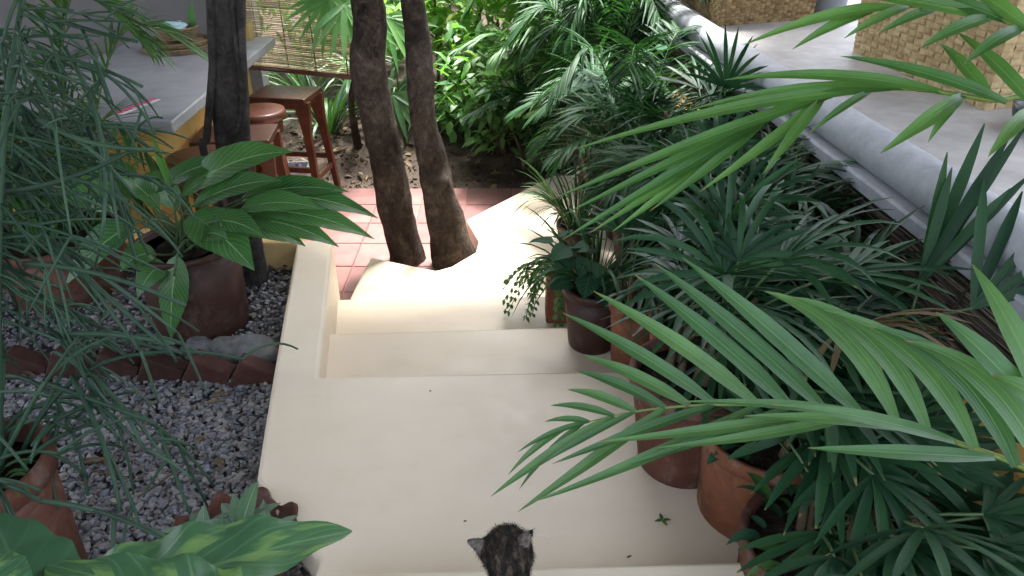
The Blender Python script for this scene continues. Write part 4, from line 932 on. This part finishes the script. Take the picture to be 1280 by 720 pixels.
lo_l = [((712, 533), (635, 594), .02, .014, (-4, -10)), ((728, 529), (649, 612), .03, .014, (-6, -10)), ((735, 527), (646, 566), .02, .012, (-4, -10)), ((767, 519), (613, 621), .03, .022, (-2, -8)), ((797, 514), (668, 585), .02, .014, (0, -6)), ((828, 509), (647, 640), .03, .024, (6, -2)),
        ((900, 506), (690, 580), .02, .02, (0, -4)), ((945, 505), (664, 628), .02, .022, (14, 6)), ((985, 506), (780, 582), .01, .02, (0, 4)), ((1045, 515), (745, 553), .02, .022, (10, 2)), ((1070, 518), (820, 560), .0, .02, (10, 8)), ((1122, 527), (852, 502), -.02, .018, (10, -14)), ((1160, 540), (930, 520), -.02, .02, (0, -10)), ((1200, 556), (965, 506), -.04, .022, (10, -14)), ((1240, 572), (1010, 560), -.02, .024, (0, 0))]
hero_frond([(1310, 600, 1.08), (1208, 558, 1.16), (1122, 527, 1.23), (1024, 512, 1.30), (933, 506, 1.36), (859, 507, 1.41), (798, 514, 1.45), (767, 520, 1.47), (733, 528, 1.49), (706, 535, 1.50)], st(-.02, .33),
           [(a, b, dt, W, sg, 'strap') for a, b, dt, W, sg in up_l + lo_l], L_palm)
f2 = [((1110, 112), (716, 187), .10, .030, (40, -34)), ((1040, 120), (688, 250), .06, .030, (60, -34)), ((1000, 126), (705, 268), .05, .03, (50, -28)), ((980, 132), (702, 300), .04, .03, (40, -24)), ((960, 140), (736, 292), .03, .03, (40, -20)), ((955, 142), (765, 290), .02, .03, (24, -12)), ((965, 138), (812, 264), .0, .026, (20, -6)), ((1030, 124), (874, 240), -.02, .026, (14, -4)), ((1030, 124), (954, 218), -.05, .026, (4, -10)),
      ((1090, 113), (1010, 168), -.05, .018, (6, -12)), ((1212, 122), (1100, 192), -.05, .034, (20, -14)), ((1290, 132), (1235, 196), -.06, .03, (6, -14)), ((1180, 116), (905, 100), .12, .028, (0, -26)), ((1130, 112), (860, 138), .12, .026, (10, -26)), ((1240, 126), (1175, 54), .1, .028, (0, -10)), ((1290, 132), (1196, 40), .1, .03, (6, -10)), ((1260, 128), (1050, 70), .1, .028, (10, -14)), ((1200, 120), (1160, 178), -.04, .02, (0, -10))]
hero_frond([(1320, 140, 1.16), (1190, 117, 1.24), (1112, 111, 1.30), (1030, 122, 1.36), (960, 141, 1.41), (930, 155, 1.43)], st(.02, .62), [(a, b, dt, W, sg, 'strap') for a, b, dt, W, sg in f2], L_palm2, wk=.8)
f3 = [((1120, 10), (928, 57), .08, .026, (14, -24)), ((1090, 14), (990, 62), .04, .024, (6, -14)), ((1140, 8), (1055, 48), -.02, .02, (6, -12)), ((1180, 8), (1098, 42), -.02, .02, (4, -10)), ((1240, 20), (1030, -14), .1, .028, (0, -6)), ((1260, 26), (1120, -20), .1, .028, (0, -6)), ((1290, 36), (1190, -30), .1, .028, (0, -6)), ((1240, 20), (1150, 60), -.03, .026, (4, -12)), ((1280, 34), (1205, 80), -.03, .026, (4, -12))]
hero_frond([(1340, 60, 1.05), (1250, 24, 1.12), (1160, 8, 1.18), (1100, 12, 1.22), (1060, 26, 1.25)], st(.05, .70), [(a, b, dt, W, sg, 'strap') for a, b, dt, W, sg in f3], L_palm2, wk=.8)
hero_frond([(1400, 560, 1.0), (1320, 520, 1.04), (1280, 500, 1.07)], st(.0, .40), [((1285, 503), (1170, 390), .05, .034, (8, -6), 'strap'), ((1310, 516), (1215, 330), .08, .034, (10, -10), 'strap'), ((1330, 524), (1240, 470), .03, .034, (0, -14), 'strap')], L_palm)

def rpot(px, py, z, r): p = PZ(px, py, z); return V((p.x, p.y + r * .9, z))
GL = 'lady palms in pots beside the stairs'
def weeds(t, c, r, n, seed):
    r3 = random.Random(seed)
    for k in range(n):
        a = r3.uniform(0, 6.283); q = c + V((math.cos(a), math.sin(a), 0)) * r * r3.random() ** .5; d = V((math.cos(a) * .8 + r3.gauss(0, .3), math.sin(a) * .8 + r3.gauss(0, .3), r3.uniform(.4, 1.3))); pts, _ = curve_dir(q, d, r3.uniform(.05, .12), 6, r3.uniform(.8, 2.0)); mb = MB(); ribbon(mb, pts, sideways(d, r3.uniform(-.4, .4)), r3.uniform(.016, .034), 'lance', .3); mb.build('leaf', L_fern if k % 3 == 0 else L_round, t)
# near bottom right: wide orange pot, then a second one behind it
b1 = V((.63, 1.03, ZA)); b1b = V((.60, 1.33, ZA))
fx = lambda a, b, ta, tb, up_, R, ns, W, sp: (PD(*a, ta), PD(*b, tb), up_, R, ns, W, sp)
tA = lady_palm('lady_palm', 'dark fan leaved palm in the wide brown clay pot nearest the upper step', b1, 41, 11, .10, .17, .034, (.15, .16, .22, M_terra, .008, .035, .015), None, (.08, .08, 0), 4, bias=.05, minx=-.6)
tB = lady_palm('lady_palm', 'dark fan leaved palm in the orange clay pot next to the widest brown one', b1b, 42, 8, .16, .20, .034, (.135, .145, .25, M_terra_or, .008, .035, .02), None, (.12, .05, 0), 5)
weeds(tA, b1 + V((0, 0, .205)), .14, 46, 5); weeds(tB, b1b + V((0, 0, .22)), .12, 36, 6)
p = rpot(852, 614, ZA, .13); lady_palm('lady_palm', 'dark fan palm in the big round bellied terracotta pot on the landing', p + V((.02, 0, 0)), 43, 8, .26, .22, .03, (.115, .15, .30, M_terra, .010, .035, .03), None, (.25, .1, 0), 5,
     extra=[fx((1130, 420), (1150, 355), 1.75, 1.75, V((.25, .1, 1)), .42, 4, .024, .5)])
p = V((.80, 1.62, ZA)); lady_palm('lady_palm', 'fan palm with upright strap fingers reaching above the counter edge', p, 44, 3, .12, .20, .03, (.10, .12, .24, M_terra, .010, .03, .03), None, (.0, .0, 0), 5,
     extra=[(p + V((0, 0, .2)), PD(1150, 352, 1.72), V((.35, .2, 1)), .36, 3, .026, .45), (p + V((0, 0, .2)), PD(1215, 385, 1.6), V((.55, .25, .7)), .34, 5, .026, 1.1)])
p = PZ(826, 470, ZA); lady_palm('lady_palm', 'fan palm in a plain orange pot at the landing front edge', V((p.x + .05, p.y - .02, ZA)), 45, 7, .26, .21, .028, (.085, .105, .22, M_terra_or, .008, .028, .03), None, (.15, .05, 0), 5)
p = rpot(786, 462, ZB, .07); p = V((.42, aF1.y + .2, ZB)); lady_palm('lady_palm', 'fan palm in a narrow orange pot below the landing front edge', p, 46, 7, .28, .20, .027, (.075, .09, .26, M_terra_or, .008, .028, .03), None, (.1, .0, 0), 5)
p = rpot(742, 444, ZB, .09)
t = thing('round_leaved_plant', 'dark round leaved plant and grass in a chocolate brown pot on the step', 'potted plant', p)
tp = pot(t, p, .085, .108, .245, M_terra_dk, .004, .03, .02); r2 = random.Random(51)
for k in range(34):
    a = r2.uniform(0, 6.283); e = tp + V((math.cos(a) * r2.uniform(.03, .16), math.sin(a) * r2.uniform(.03, .14), r2.uniform(.03, .2))); d = V((math.cos(a), math.sin(a), r2.uniform(-.2, .3))); pts, _ = curve_dir(e, d, r2.uniform(.06, .1), 6, .7)
    mb = MB(); ribbon(mb, pts, sideways(d, r2.uniform(-.4, .4)), r2.uniform(.06, .09), 'wide', .15, 2, .05); o = mb.build('leaf', L_round, t); MB().tube(bez(tp + V((math.cos(a) * .02, math.sin(a) * .02, 0)), tp.lerp(e, .5) + V((0, 0, .04)), e, 5), .0022, 4).build('petiole', M_stem, o)
for k in range(60):
    a = r2.uniform(0, 6.283); d = V((math.cos(a) * .5, math.sin(a) * .5, 1)); pts, _ = curve_dir(tp + V((math.cos(a) * .05, math.sin(a) * .05, 0)), d, r2.uniform(.25, .5), 7, r2.uniform(.6, 1.8)); mb = MB(); ribbon(mb, pts, sideways(d, r2.uniform(0, 3)), .011, 'strap', .4); mb.build('blade', L_dark, t)
p = rpot(702, 404, ZC, .06)
t = thing('trailing_fern', 'lacy fern trailing over the side of a small square orange pot on the step', 'potted plant', p)
o = MB().prism([(p.x - .065, p.y - .06), (p.x + .065, p.y - .06), (p.x + .065, p.y + .06), (p.x - .065, p.y + .06)], p.z, p.z + .25).build('pot', M_terra_or, t, smooth=False); md = o.modifiers.new('b', 'BEVEL'); md.width = .008; md.segments = 2
MB().box(p + V((0, 0, .252)), (.105, .095, .006)).build('soil', M_soil, t)
tp = p + V((0, 0, .25))
for k in range(26):
    a = r2.uniform(2.2, 5.6); d = V((math.cos(a), math.sin(a) * .8, r2.uniform(.1, .9))); pts, dd = curve_dir(tp + V((-.02, -.02, 0)), d, r2.uniform(.14, .34), 9, r2.uniform(1.5, 4.0)); mb = MB(); mb.tube(pts, .0015, 4)
    for i in range(1, 10):
        for sg in (-1, 1, .3):
            s_ = sideways(dd[min(i, 9)]); q = (dd[min(i, 9)] * .6 + s_ * sg + V((0, 0, r2.uniform(-.2, .3)))).normalized(); lp, _ = curve_dir(pts[i], q, r2.uniform(.02, .034), 3, .5); ribbon(mb, lp, sideways(q, r2.uniform(-.5, .5)), .013, 'lance', .2)
    mb.build('fern_frond', L_fern, t)
p = rpot(694, 332, ZD, .07) + V((.11, 0.02, 0))
t = thing('grassy_plant', 'wiry dry tipped grass in a dark pot at the top of the sunlit winder steps', 'potted plant', p)
tp = pot(t, p, .08, .10, .20, M_terra_dk, .006, .03, .02)
for k in range(120):
    a = r2.uniform(0, 6.283); d = V((math.cos(a) * .42, math.sin(a) * .42, 1)); pts, _ = curve_dir(tp + V((math.cos(a) * .05, math.sin(a) * .05, 0)), d, r2.uniform(.2, .45), 7, r2.uniform(.5, 1.7)); mb = MB(); ribbon(mb, pts, sideways(d, r2.uniform(0, 3)), r2.uniform(.006, .012), 'strap', .4); mb.build('blade', L_dry if k % 9 == 0 else L_dark, t)
lady_palm('lady_palm', 'dark fan palm behind the chocolate brown pot against the wall', V((.68, 2.45, ZB)), 47, 9, .34, .22, .03, (.10, .13, .24, M_terra_dk, .01, .03, .03), None, (.05, .0, 0), 5)
lady_palm('lady_palm', 'dark fan palm beside the winder step in front of the counter end', V((.74, 2.95, ZC)), 48, 9, .50, .22, .03, (.10, .13, .24, M_terra_dk, .01, .03, .03), None, (.0, .0, 0), 5)
lady_palm('lady_palm', 'sparse fan palm between the orange pots and the ochre wall', V((.80, 2.05, ZA)), 49, 5, .12, .18, .03, (.09, .11, .22, M_terra, .01, .03, .03), None, (.02, .0, 0), 5)
# feather palms further down on the right
GA = 'feather palms beyond the lower steps'
for k, (x, y, z, H, m, lab, nf, sp) in enumerate([(.60, 3.12, .36, .52, L_dark, 'fine leaved feather palm behind the fern pot on the winder step', 15, .42), (.66, 2.62, .48, .42, L_dark, 'short feather palm squeezed behind the chocolate brown pot', 14, .38), (.74, 2.2, .60, .34, L_dark, 'small feather palm against the ochre wall on the landing', 12, .34), (.62, 3.62, .24, .80, L_dark, 'dark feather palm growing beside the sunlit winder steps', 15, .5), (.55, 4.40, .12, 1.20, L_dark, 'tall dark feather palm beyond the winder steps below the counter', 18, .48), (.36, 5.05, .03, 1.25, L_mid, 'mid green feather palm at the far edge of the tiles', 15, .55), (.66, 5.1, .03, 1.65, L_dark, 'tallest dark feather palm in front of the counter end', 20, .5), (.50, 5.75, .08, 1.85, L_mid, 'yellowish feather palm standing deep in the planting bed', 17, .6), (1.0, 6.2, .08, 1.9, L_dark, 'dark feather palm past the end of the concrete counter', 17, .6), (.30, 5.6, .08, 1.3, L_mid, 'slender feather palm leaning from the bed behind the sunlit steps', 12, .5), (.22, 5.15, .02, .62, L_dark, 'low dark feather palm at the soil edge beyond the sunlit steps', 11, .45)]):
    palm_clump('feather_palm', lab, (x, y, z), nf, H, m, 60 + k, .26, .016, sp, GA, (.11, .14, .22, M_terra_dk, .01, .03, .03) if y < 4.6 else None, 34 if H > .6 else 24, droop=.7)
# low lady palm leaning over the lower steps and a loose frond
lady_palm('lady_palm', 'low fan palm with drooping dark leaves at the end of the sunlit steps', V((.52, 4.15, ZE)), 52, 7, .30, .27, .034, (.09, .12, .2, M_terra_dk, .01, .03, .03), None, (-.15, -.1, 0), 4)
big = thing('taro_plant', 'dark heart leaved plant among the feather palms right of the steps', 'plant', (.78, 3.85, .1)); r2 = random.Random(90)
for (a, b, W, Y) in [((748, 95), (700, 118), .17, 3.6), ((765, 100), (800, 84), .17, 3.6), ((745, 120), (706, 150), .16, 3.5), ((735, 140), (716, 168), .14, 3.45), ((800, 70), (835, 62), .13, 3.7), ((790, 78), (812, 70), .13, 3.7), ((840, 110), (800, 128), .15, 3.5)]:
    leaf_between(big, PY(a[0], a[1], Y), PY(b[0], b[1], Y - .12), W, L_round, .03, r2.uniform(-.4, .4), 'wide', 10, 3, .05, .15, stem_from=V((.78, 3.85, .1)))
# ================================================================== background planting
def shrub(name, label, c, r, n, m, seed, size, aspect=.42, prof='lance', group=None, stems=6, cat='shrub', clumps=9):
    r2 = random.Random(seed); t = thing(name, label, cat, c, group); c = V(c); cl = []
    for k in range(clumps):
        a = r2.uniform(0, 6.283); q = r2.uniform(.1, .75); z = r2.uniform(.25, .95)
        cl.append((c + V((math.cos(a) * q * r[0], math.sin(a) * q * r[1], z * r[2])), (r[0] * r2.uniform(.28, .5), r[1] * r2.uniform(.28, .5), r[2] * r2.uniform(.12, .24))))
    for k in range(stems):
        e = cl[k % clumps][0]; b = c + V((r2.uniform(-.08, .08), r2.uniform(-.08, .08), -.03)); MB().tube(bez(b, b.lerp(e, .5) + V((0, 0, .15)), e, 8), [.016 * (1 - .07 * i) for i in range(9)], 6).build('stem', M_cane, t)
    leaf_cloud(MB(), cl, n, size, r2, aspect, prof).build('crown', m, t); return t
GB = 'shrubs filling the planting bed'
sh = [(.18, 5.22, .38, .5, 260, L_bright2, .11, 'knee high fresh green shrub at the soil edge'), (-.12, 5.75, .42, .75, 300, L_bright, .12, 'low bright shrub just behind the bare soil'), (-.05, 5.45, .55, 1.0, 420, L_bright2, .13, 'low fresh green shrub behind the lighter tree trunk'), (.35, 5.6, .5, .9, 380, L_bright, .13, 'low yellow green shrub right behind the bare soil'),
      (-.55, 6.2, .7, 1.5, 650, L_bright, .15, 'bright leafy shrub seen between the two brown trunks'), (.35, 6.5, .8, 1.7, 800, L_bright, .16, 'bright yellow tipped shrub in the middle of the bed'), (1.1, 6.6, .8, 1.8, 700, L_bright2, .16, 'leafy shrub behind the feather palms'),
      (-1.3, 6.7, .8, 1.5, 650, L_bright2, .16, 'fresh leafy shrub behind the bamboo blind'), (-.2, 7.6, 1.0, 2.4, 900, L_bright, .19, 'tall bright shrub standing at the back of the bed'), (.9, 7.9, 1.0, 2.5, 900, L_bright, .2, 'tall airy bright shrub behind the yellow tipped one'), (-1.5, 8.0, 1.0, 2.4, 800, L_bright, .2, 'tall light green shrub behind the left of the bed'), (2.1, 7.6, 1.1, 2.6, 800, L_shade, .2, 'deep green shrub behind the counter end'),
      (-2.7, 7.5, 1.1, 2.5, 600, L_bright2, .2, 'tall shrub behind the grey bar wall'), (.2, 9.3, 1.3, 3.0, 900, L_bright2, .24, 'farthest tall shrub in the middle against the back'), (-1.4, 9.6, 1.3, 3.0, 800, L_bright2, .24, 'farthest tall shrub on the blind side'), (1.9, 9.4, 1.3, 3.0, 800, L_bright2, .24, 'farthest tall shrub on the counter side')]
for k, (x, y, r, h, n, m, s_, lab) in enumerate(sh):
    shrub('leafy_shrub', lab, (x, y, soil_z(x, y) - .02), (r, r, h), n, m, 200 + k, s_, .4, 'lance', GB)
# strap leaved clumps and fan leaves near the stools
def strap_clump(label, c, n, L, W, m, seed, group=None):
    r2 = random.Random(seed); t = thing('strap_leaved_plant', label, 'plant', c, group)
    for k in range(n):
        a = r2.uniform(0, 6.283); d = V((math.cos(a) * r2.uniform(.2, .8), math.sin(a) * r2.uniform(.2, .8), 1)); pts, _ = curve_dir(V(c) + V((math.cos(a), math.sin(a), 0)) * r2.uniform(0, .06), d, L * r2.uniform(.6, 1.1), 8, r2.uniform(.4, 1.8)); mb = MB(); ribbon(mb, pts, sideways(d), W * r2.uniform(.8, 1.2), 'strap', .35); mb.build('leaf', m, t)
    return t
for k, (x, y, n, L, lab) in enumerate([(-1.45, 5.7, 42, .75, 'dark strap leaved clump behind the tall square stool'), (-1.05, 5.95, 36, .8, 'strap leaved clump under the end of the bamboo blind'), (-.62, 5.75, 26, .55, 'small strap leaved clump between the brown trunks'), (-1.75, 6.3, 34, .8, 'strap leaved clump behind the bar end')]):
    strap_clump(lab, (x, y, soil_z(x, y) - .01), n, L, .028, L_strap, 300 + k, 'strap leaved clumps in the bed')
r2 = random.Random(310)
t = thing('fan_palm', 'young light green fan palm between the two brown trunks', 'palm', (-.82, 5.5, soil_z(-.82, 5.5) - .02)); b0 = V((-.82, 5.5, soil_z(-.82, 5.5) - .02))
for (px, py, Y, R, m, d) in [(482, 20, 5.2, .42, L_bright2, (.25, -.3, -.6)), (492, 118, 5.1, .34, L_strap, (.15, -.4, -.7)), (430, 6, 4.9, .45, L_bright2, (.5, -.2, -.7)), (600, 40, 6.0, .40, L_bright2, (.0, -.5, -.3)), (412, -5, 5.0, .4, L_bright2, (-.2, -.3, -.6))]:
    e = PY(px, py, Y); mb = MB(); mb.tube(bez(b0, b0.lerp(e, .6) + V((0, 0, .35)), e, 8), .006, 5, mi=1); fan_leaf(mb, e, V(d), V((0, -.5, 1)), R, 12, .04, r2, 3.0, .3, 'strap'); mb.build('leaf', [m, M_stem], t)
# little cut tree stump-like crown by the stools, litter and clods on the soil
t = thing('young_dracaena', 'young tufted plant on a thin brown stem in the bare soil by the stools', 'plant', (-1.18, 5.45, soil_z(-1.18, 5.45)))
b0 = V((-1.18, 5.45, soil_z(-1.18, 5.45) - .02)); MB().tube([b0, b0 + V((-.02, 0, .3)), b0 + V((.01, 0, .62))], [.035, .026, .018], 8).build('stem', M_bark, t)
for k in range(26):
    a = k * 2.4; d = V((math.cos(a), math.sin(a), r2.uniform(.1, 1.2))); pts, _ = curve_dir(b0 + V((.01, 0, .52 + .005 * k)), d, r2.uniform(.3, .5), 7, 1.1); mb = MB(); ribbon(mb, pts, sideways(d), .03, 'lance', .3); mb.build('leaf', L_strap, t)
t = thing('seedling', 'small bright green seedling on the bare soil beyond the tiles', 'plant', PZ(602, 196, .05)); b0 = PZ(602, 196, .05)
for k in range(6):
    a = k * 1.05; d = V((math.cos(a), math.sin(a), .5)); pts, _ = curve_dir(b0 + V((0, 0, .04 + .03 * k)), d, .11, 6, .8); mb = MB(); ribbon(mb, pts, sideways(d), .06, 'oval', .2, 2); mb.build('leaf', L_bright, t)
MB().tube([b0 - V((0, 0, .03)), b0 + V((.004, 0, .2))], .004, 5).build('stem', M_stem, t)
mb = MB(); r2 = random.Random(12)
for k in range(1400):
    x, y = r2.uniform(-2.0, 1.3), 4.9 + 1.4 * r2.random() ** 1.3; vs, fs = peb[r2.randrange(14)]; s_ = r2.uniform(.006, .024); R = Matrix.Rotation(r2.uniform(0, 6.28), 3, 'Z') @ Matrix.Rotation(r2.gauss(0, .5), 3, 'X')
    mb.add([V((x, y, soil_z(x, y) + s_ * .2)) + R @ (q * s_) for q in vs], fs)
tag(mb.build('soil_clods', M_ground, smooth=False), 'crumbled clods and pebbles on the bare soil beyond the tiles', 'soil', kind='stuff')
mb = MB()
for k in range(200):
    x, y = r2.uniform(-2.0, 1.3), 4.92 + 1.6 * r2.random(); a = r2.uniform(0, 6.283); d = V((math.cos(a), math.sin(a), r2.uniform(-.1, .35))); pts, _ = curve_dir(V((x, y, soil_z(x, y) + .012)), d, r2.uniform(.05, .13), 4, .4); ribbon(mb, pts, sideways(d, r2.uniform(-.5, .5)), r2.uniform(.012, .04), 'lance', .4)
tag(mb.build('leaf_litter', L_dry), 'dry fallen leaves scattered on the bare soil', 'leaf litter', kind='stuff')
o = MB().prism([(-14, 12.4), (14, 12.4), (14, 12.7), (-14, 12.7)], -.15, 3.2).build('boundary_wall', surf('pale_boundary_wall', (.5, .55, .55), (.6, .65, .66), 2, .8), smooth=False); tag(o, 'pale boundary wall glimpsed behind the farthest shrubs', 'wall')

# ================================================================== the cat
ch = PD(634, 690, 1.32)
cat = thing('cat', 'dark tabby cat sitting at the step edge seen from behind its head', 'cat', (ch.x + .01, ch.y - .13, ZU))
bm = bmesh.new()
def ball(c, s_, rot=None):
    ret = bmesh.ops.create_icosphere(bm, subdivisions=3, radius=1.0)
    for v in ret['verts']:
        q = V((v.co.x * s_[0], v.co.y * s_[1], v.co.z * s_[2])); v.co = V(c) + (rot @ q if rot else q)
h = ch; g = ZU
ball(h, (.047, .050, .043)); ball(h + V((.004, -.012, .004)), (.044, .044, .040)); ball(h + V((-.006, .040, -.014)), (.026, .028, .020)); ball(h + V((-.02, .022, -.014)), (.022, .026, .022)); ball(h + V((.014, .026, -.014)), (.022, .024, .022))   # skull, muzzle, cheeks
for u in [i / 5 for i in range(6)]: ball(V((h.x + .004, h.y - .035 - .05 * u, h.z - .03 - .045 * u)), (.038 + .016 * u, .040 + .012 * u, .038 + .014 * u))     # neck to shoulders
for u in [i / 6 for i in range(7)]: ball(V((h.x + .008 + .01 * u, h.y - .10 - .14 * u, g + .125 - .035 * u)), (.056 + .022 * math.sin(u * 3.0), .06, .066 + .012 * u))  # trunk
for sg in (-1, 1):
    for u in [i / 6 for i in range(7)]: ball(V((h.x + .005 + sg * .036, h.y - .07 + .03 * u, g + .11 - .098 * u)), (.021 - .006 * u, .023 - .006 * u, .024 - .008 * u))   # forelegs
    ball(V((h.x + .005 + sg * .036, h.y - .028, g + .012)), (.016, .024, .013))
    for u in [i / 4 for i in range(5)]: ball(V((h.x + .015 + sg * (.055 + .01 * u), h.y - .22 + .09 * u, g + .075 - .04 * u)), (.034 - .01 * u, .045 - .01 * u, .052 - .018 * u))  # haunches, knee forward
    for u in [i / 4 for i in range(5)]: ball(V((h.x + .015 + sg * .068, h.y - .24 + .12 * u, g + .018)), (.016, .024, .016))   # hind feet flat
for u in [i / 22 for i in range(23)]:
    a = -1.6 + 2.7 * u; ball(V((h.x + .02 + .13 * math.cos(a), h.y - .19 + .13 * math.sin(a), g + .02)), (.017 - .005 * u,) * 3)           # tail curled round
def ear(base, tip, wd, out):
    base, tip, wd, out = V(base), V(tip), V(wd), V(out)
    for k in range(12):
        u = k / 11; c = base.lerp(tip, u)
        for q in (-1, -.5, 0, .5, 1):
            ball(c + wd * q * (1 - u) * .9 - out * (q * q) * .006 * (1 - u), (.0052, .0052, .0052))
ear(h + V((-.034, -.004, .010)), PD(586, 676, 1.33), V((.006, .017, .008)), V((.3, -.6, .5)))
ear(h + V((.024, -.004, .020)), PD(665, 664, 1.275), V((-.004, .018, .004)), V((-.3, -.6, .5)))
me = bpy.data.meshes.new('cat_body'); bm.to_mesh(me); bm.free()
tmp = bpy.data.objects.new('cat_body_source', me); C.objects.link(tmp)
md = tmp.modifiers.new('r', 'REMESH'); md.mode = 'VOXEL'; md.voxel_size = .0045
md = tmp.modifiers.new('s', 'SMOOTH'); md.factor = .5; md.iterations = 5
dg = bpy.context.evaluated_depsgraph_get(); bme = bpy.data.meshes.new_from_object(tmp.evaluated_get(dg)); bpy.data.objects.remove(tmp)
m, nt_, b_ = mat('tabby_fur', 0.85, 0.2)
tc = nt_.nodes.new('ShaderNodeTexCoord'); mp = nt_.nodes.new('ShaderNodeMapping'); mp.inputs['Scale'].default_value = (1, .38, .6); nt_.links.new(tc.outputs['Object'], mp.inputs[0])
col = ramp(nt_, noise(nt_, 95, 3, .6, dist=.8, vec=mp.outputs[0]), [(.36, (.006, .005, .0045)), (.52, (.02, .016, .012)), (.68, (.085, .066, .048))])
gi = nt_.nodes.new('ShaderNodeNewGeometry').outputs['Random Per Island']; col = mixc(nt_, 1, col, ramp(nt_, gi, [(0, (.45, .45, .45)), (1, (2.0, 1.9, 1.8))]), 'MULTIPLY'); nt_.links.new(col, b_.inputs['Base Color'])
bme.materials.clear(); bme.materials.append(m)
m2, nt2, b2_ = mat('pale_ear_fur', 0.85, 0.2); nt2.links.new(ramp(nt2, noise(nt2, 120, 3), [(.35, (.06, .05, .042)), (.65, (.19, .16, .135))]), b2_.inputs['Base Color']); bme.materials.append(m2)
EARS = [(h + V((-.034, -.004, .010)), PD(586, 676, 1.33)), (h + V((.024, -.004, .020)), PD(665, 664, 1.275))]
def on_ear(p):
    for a, b in EARS:
        d_ = b - a; u_ = (p - a).dot(d_) / d_.length_squared
        if .22 < u_ < .95 and (p - a - d_ * u_).length < .013: return True
    return False
for f_ in bme.polygons: f_.use_smooth = True; f_.material_index = 1 if on_ear(f_.center) else 0
for v in bme.vertices: v.co -= ORG[cat.name]
body = put('body', bme, cat)
mb = MB(); r2 = random.Random(2); org = ORG[cat.name]
areas = np.array([p.area for p in bme.polygons]); pick = np.random.RandomState(3).choice(len(areas), 24000, p=areas / areas.sum())
for i in pick:
    p = bme.polygons[i]; c = p.center + org; n = p.normal
    c = c + V((r2.uniform(-.002, .002), r2.uniform(-.002, .002), r2.uniform(-.002, .002)))
    headish = (c - h).length < .075
    flow = V((0, -1, -.35)); flow = flow - n * flow.dot(n); d = (n * .45 + flow * .9 + V((r2.gauss(0, .25), r2.gauss(0, .25), r2.gauss(0, .25)))).normalized(); L = r2.uniform(.005, .010) if headish else r2.uniform(.008, .016)
    s_ = d.cross(n); s_ = (s_.normalized() if s_.length > 1e-4 else V((1, 0, 0))) * .00055
    mb.add([c - s_, c + s_, c + d * L * .6 + s_ * .7, c + d * L * (.4 if on_ear(c) else 1)], [(0, 1, 2), (0, 2, 3)], None, 1 if on_ear(c) else 0)
o = mb.build('fur', [m, m2], cat, smooth=True); o['kind'] = 'stuff'
for sg, (px, py) in ((-1, (580, 668)), (-1, (586, 690)), (1, (690, 672))):
    a_ = h + V((sg * .02, .052, -.014)); MB().tube(bez(a_, a_.lerp(PD(px, py, 1.36), .5) + V((0, 0, .01)), PD(px, py, 1.38), 6), .0003, 4).build('whisker', M_white, cat)
# small fallen bits on the landing
t = thing('fallen_sprig', 'tiny green sprig lying on the cream landing', 'sprig', PZ(828, 648, ZA + .002))
b0 = PZ(828, 650, ZA + .004)
for k in range(4):
    d = V((math.cos(k * 1.7), math.sin(k * 1.7), .15)); pts, _ = curve_dir(b0, d, .022, 4, .2); mb = MB(); ribbon(mb, pts, sideways(d), .009, 'lance', .2); mb.build('leaf', L_fern, t)
for k, (px, py, where) in enumerate([(783, 697, 'beside the wide brown clay pot'), (579, 652, 'just in front of the cat'), (536, 489, 'close to the landing front edge')]):
    b0 = PZ(px, py, ZA + .003); mb = MB(); ribbon(mb, curve_dir(b0, V((1, .5, .1)), .010 if k else .016, 3, .2)[0], V((0, 1, .2)), .005, 'lance', .3); tag(mb.build('leaf_scrap', M_twig), 'tiny dark leaf scrap on the cream landing ' + where, 'leaf scrap', 'leaf scraps on the landing')

mb = MB(); r2 = random.Random(71)
for k in range(46):
    x, y = r2.uniform(-1.7, -.7), r2.uniform(1.1, 2.7)
    if x > gravel_edge(y) - .05: continue
    a = r2.uniform(0, 6.283); d = V((math.cos(a), math.sin(a), r2.uniform(-.05, .25))); pts, _ = curve_dir(V((x, y, bed_z(x, y) + .034)), d, r2.uniform(.03, .08), 4, .3); ribbon(mb, pts, sideways(d, r2.uniform(-.4, .4)), r2.uniform(.008, .024), 'lance', .4)
tag(mb.build('leaf_litter', L_dry), 'small dry leaves fallen among the grey gravel', 'leaf litter', kind='stuff')
for k, (a, b, c, lab) in enumerate([((172, 622), (205, 600), (238, 575), 'thin dark twig lying on the gravel near the succulent bowl'), ((118, 588), (150, 596), (186, 592), 'thin bent twig lying on the gravel beside the tall pot')]):
    tag(MB().tube(smooth_path([PZ(*a, ZG + .03), PZ(*b, ZG + .036), PZ(*c, ZG + .03)], 8), [.003 - .0002 * i for i in range(9)], 5).build('twig', M_twig), lab, 'twig')
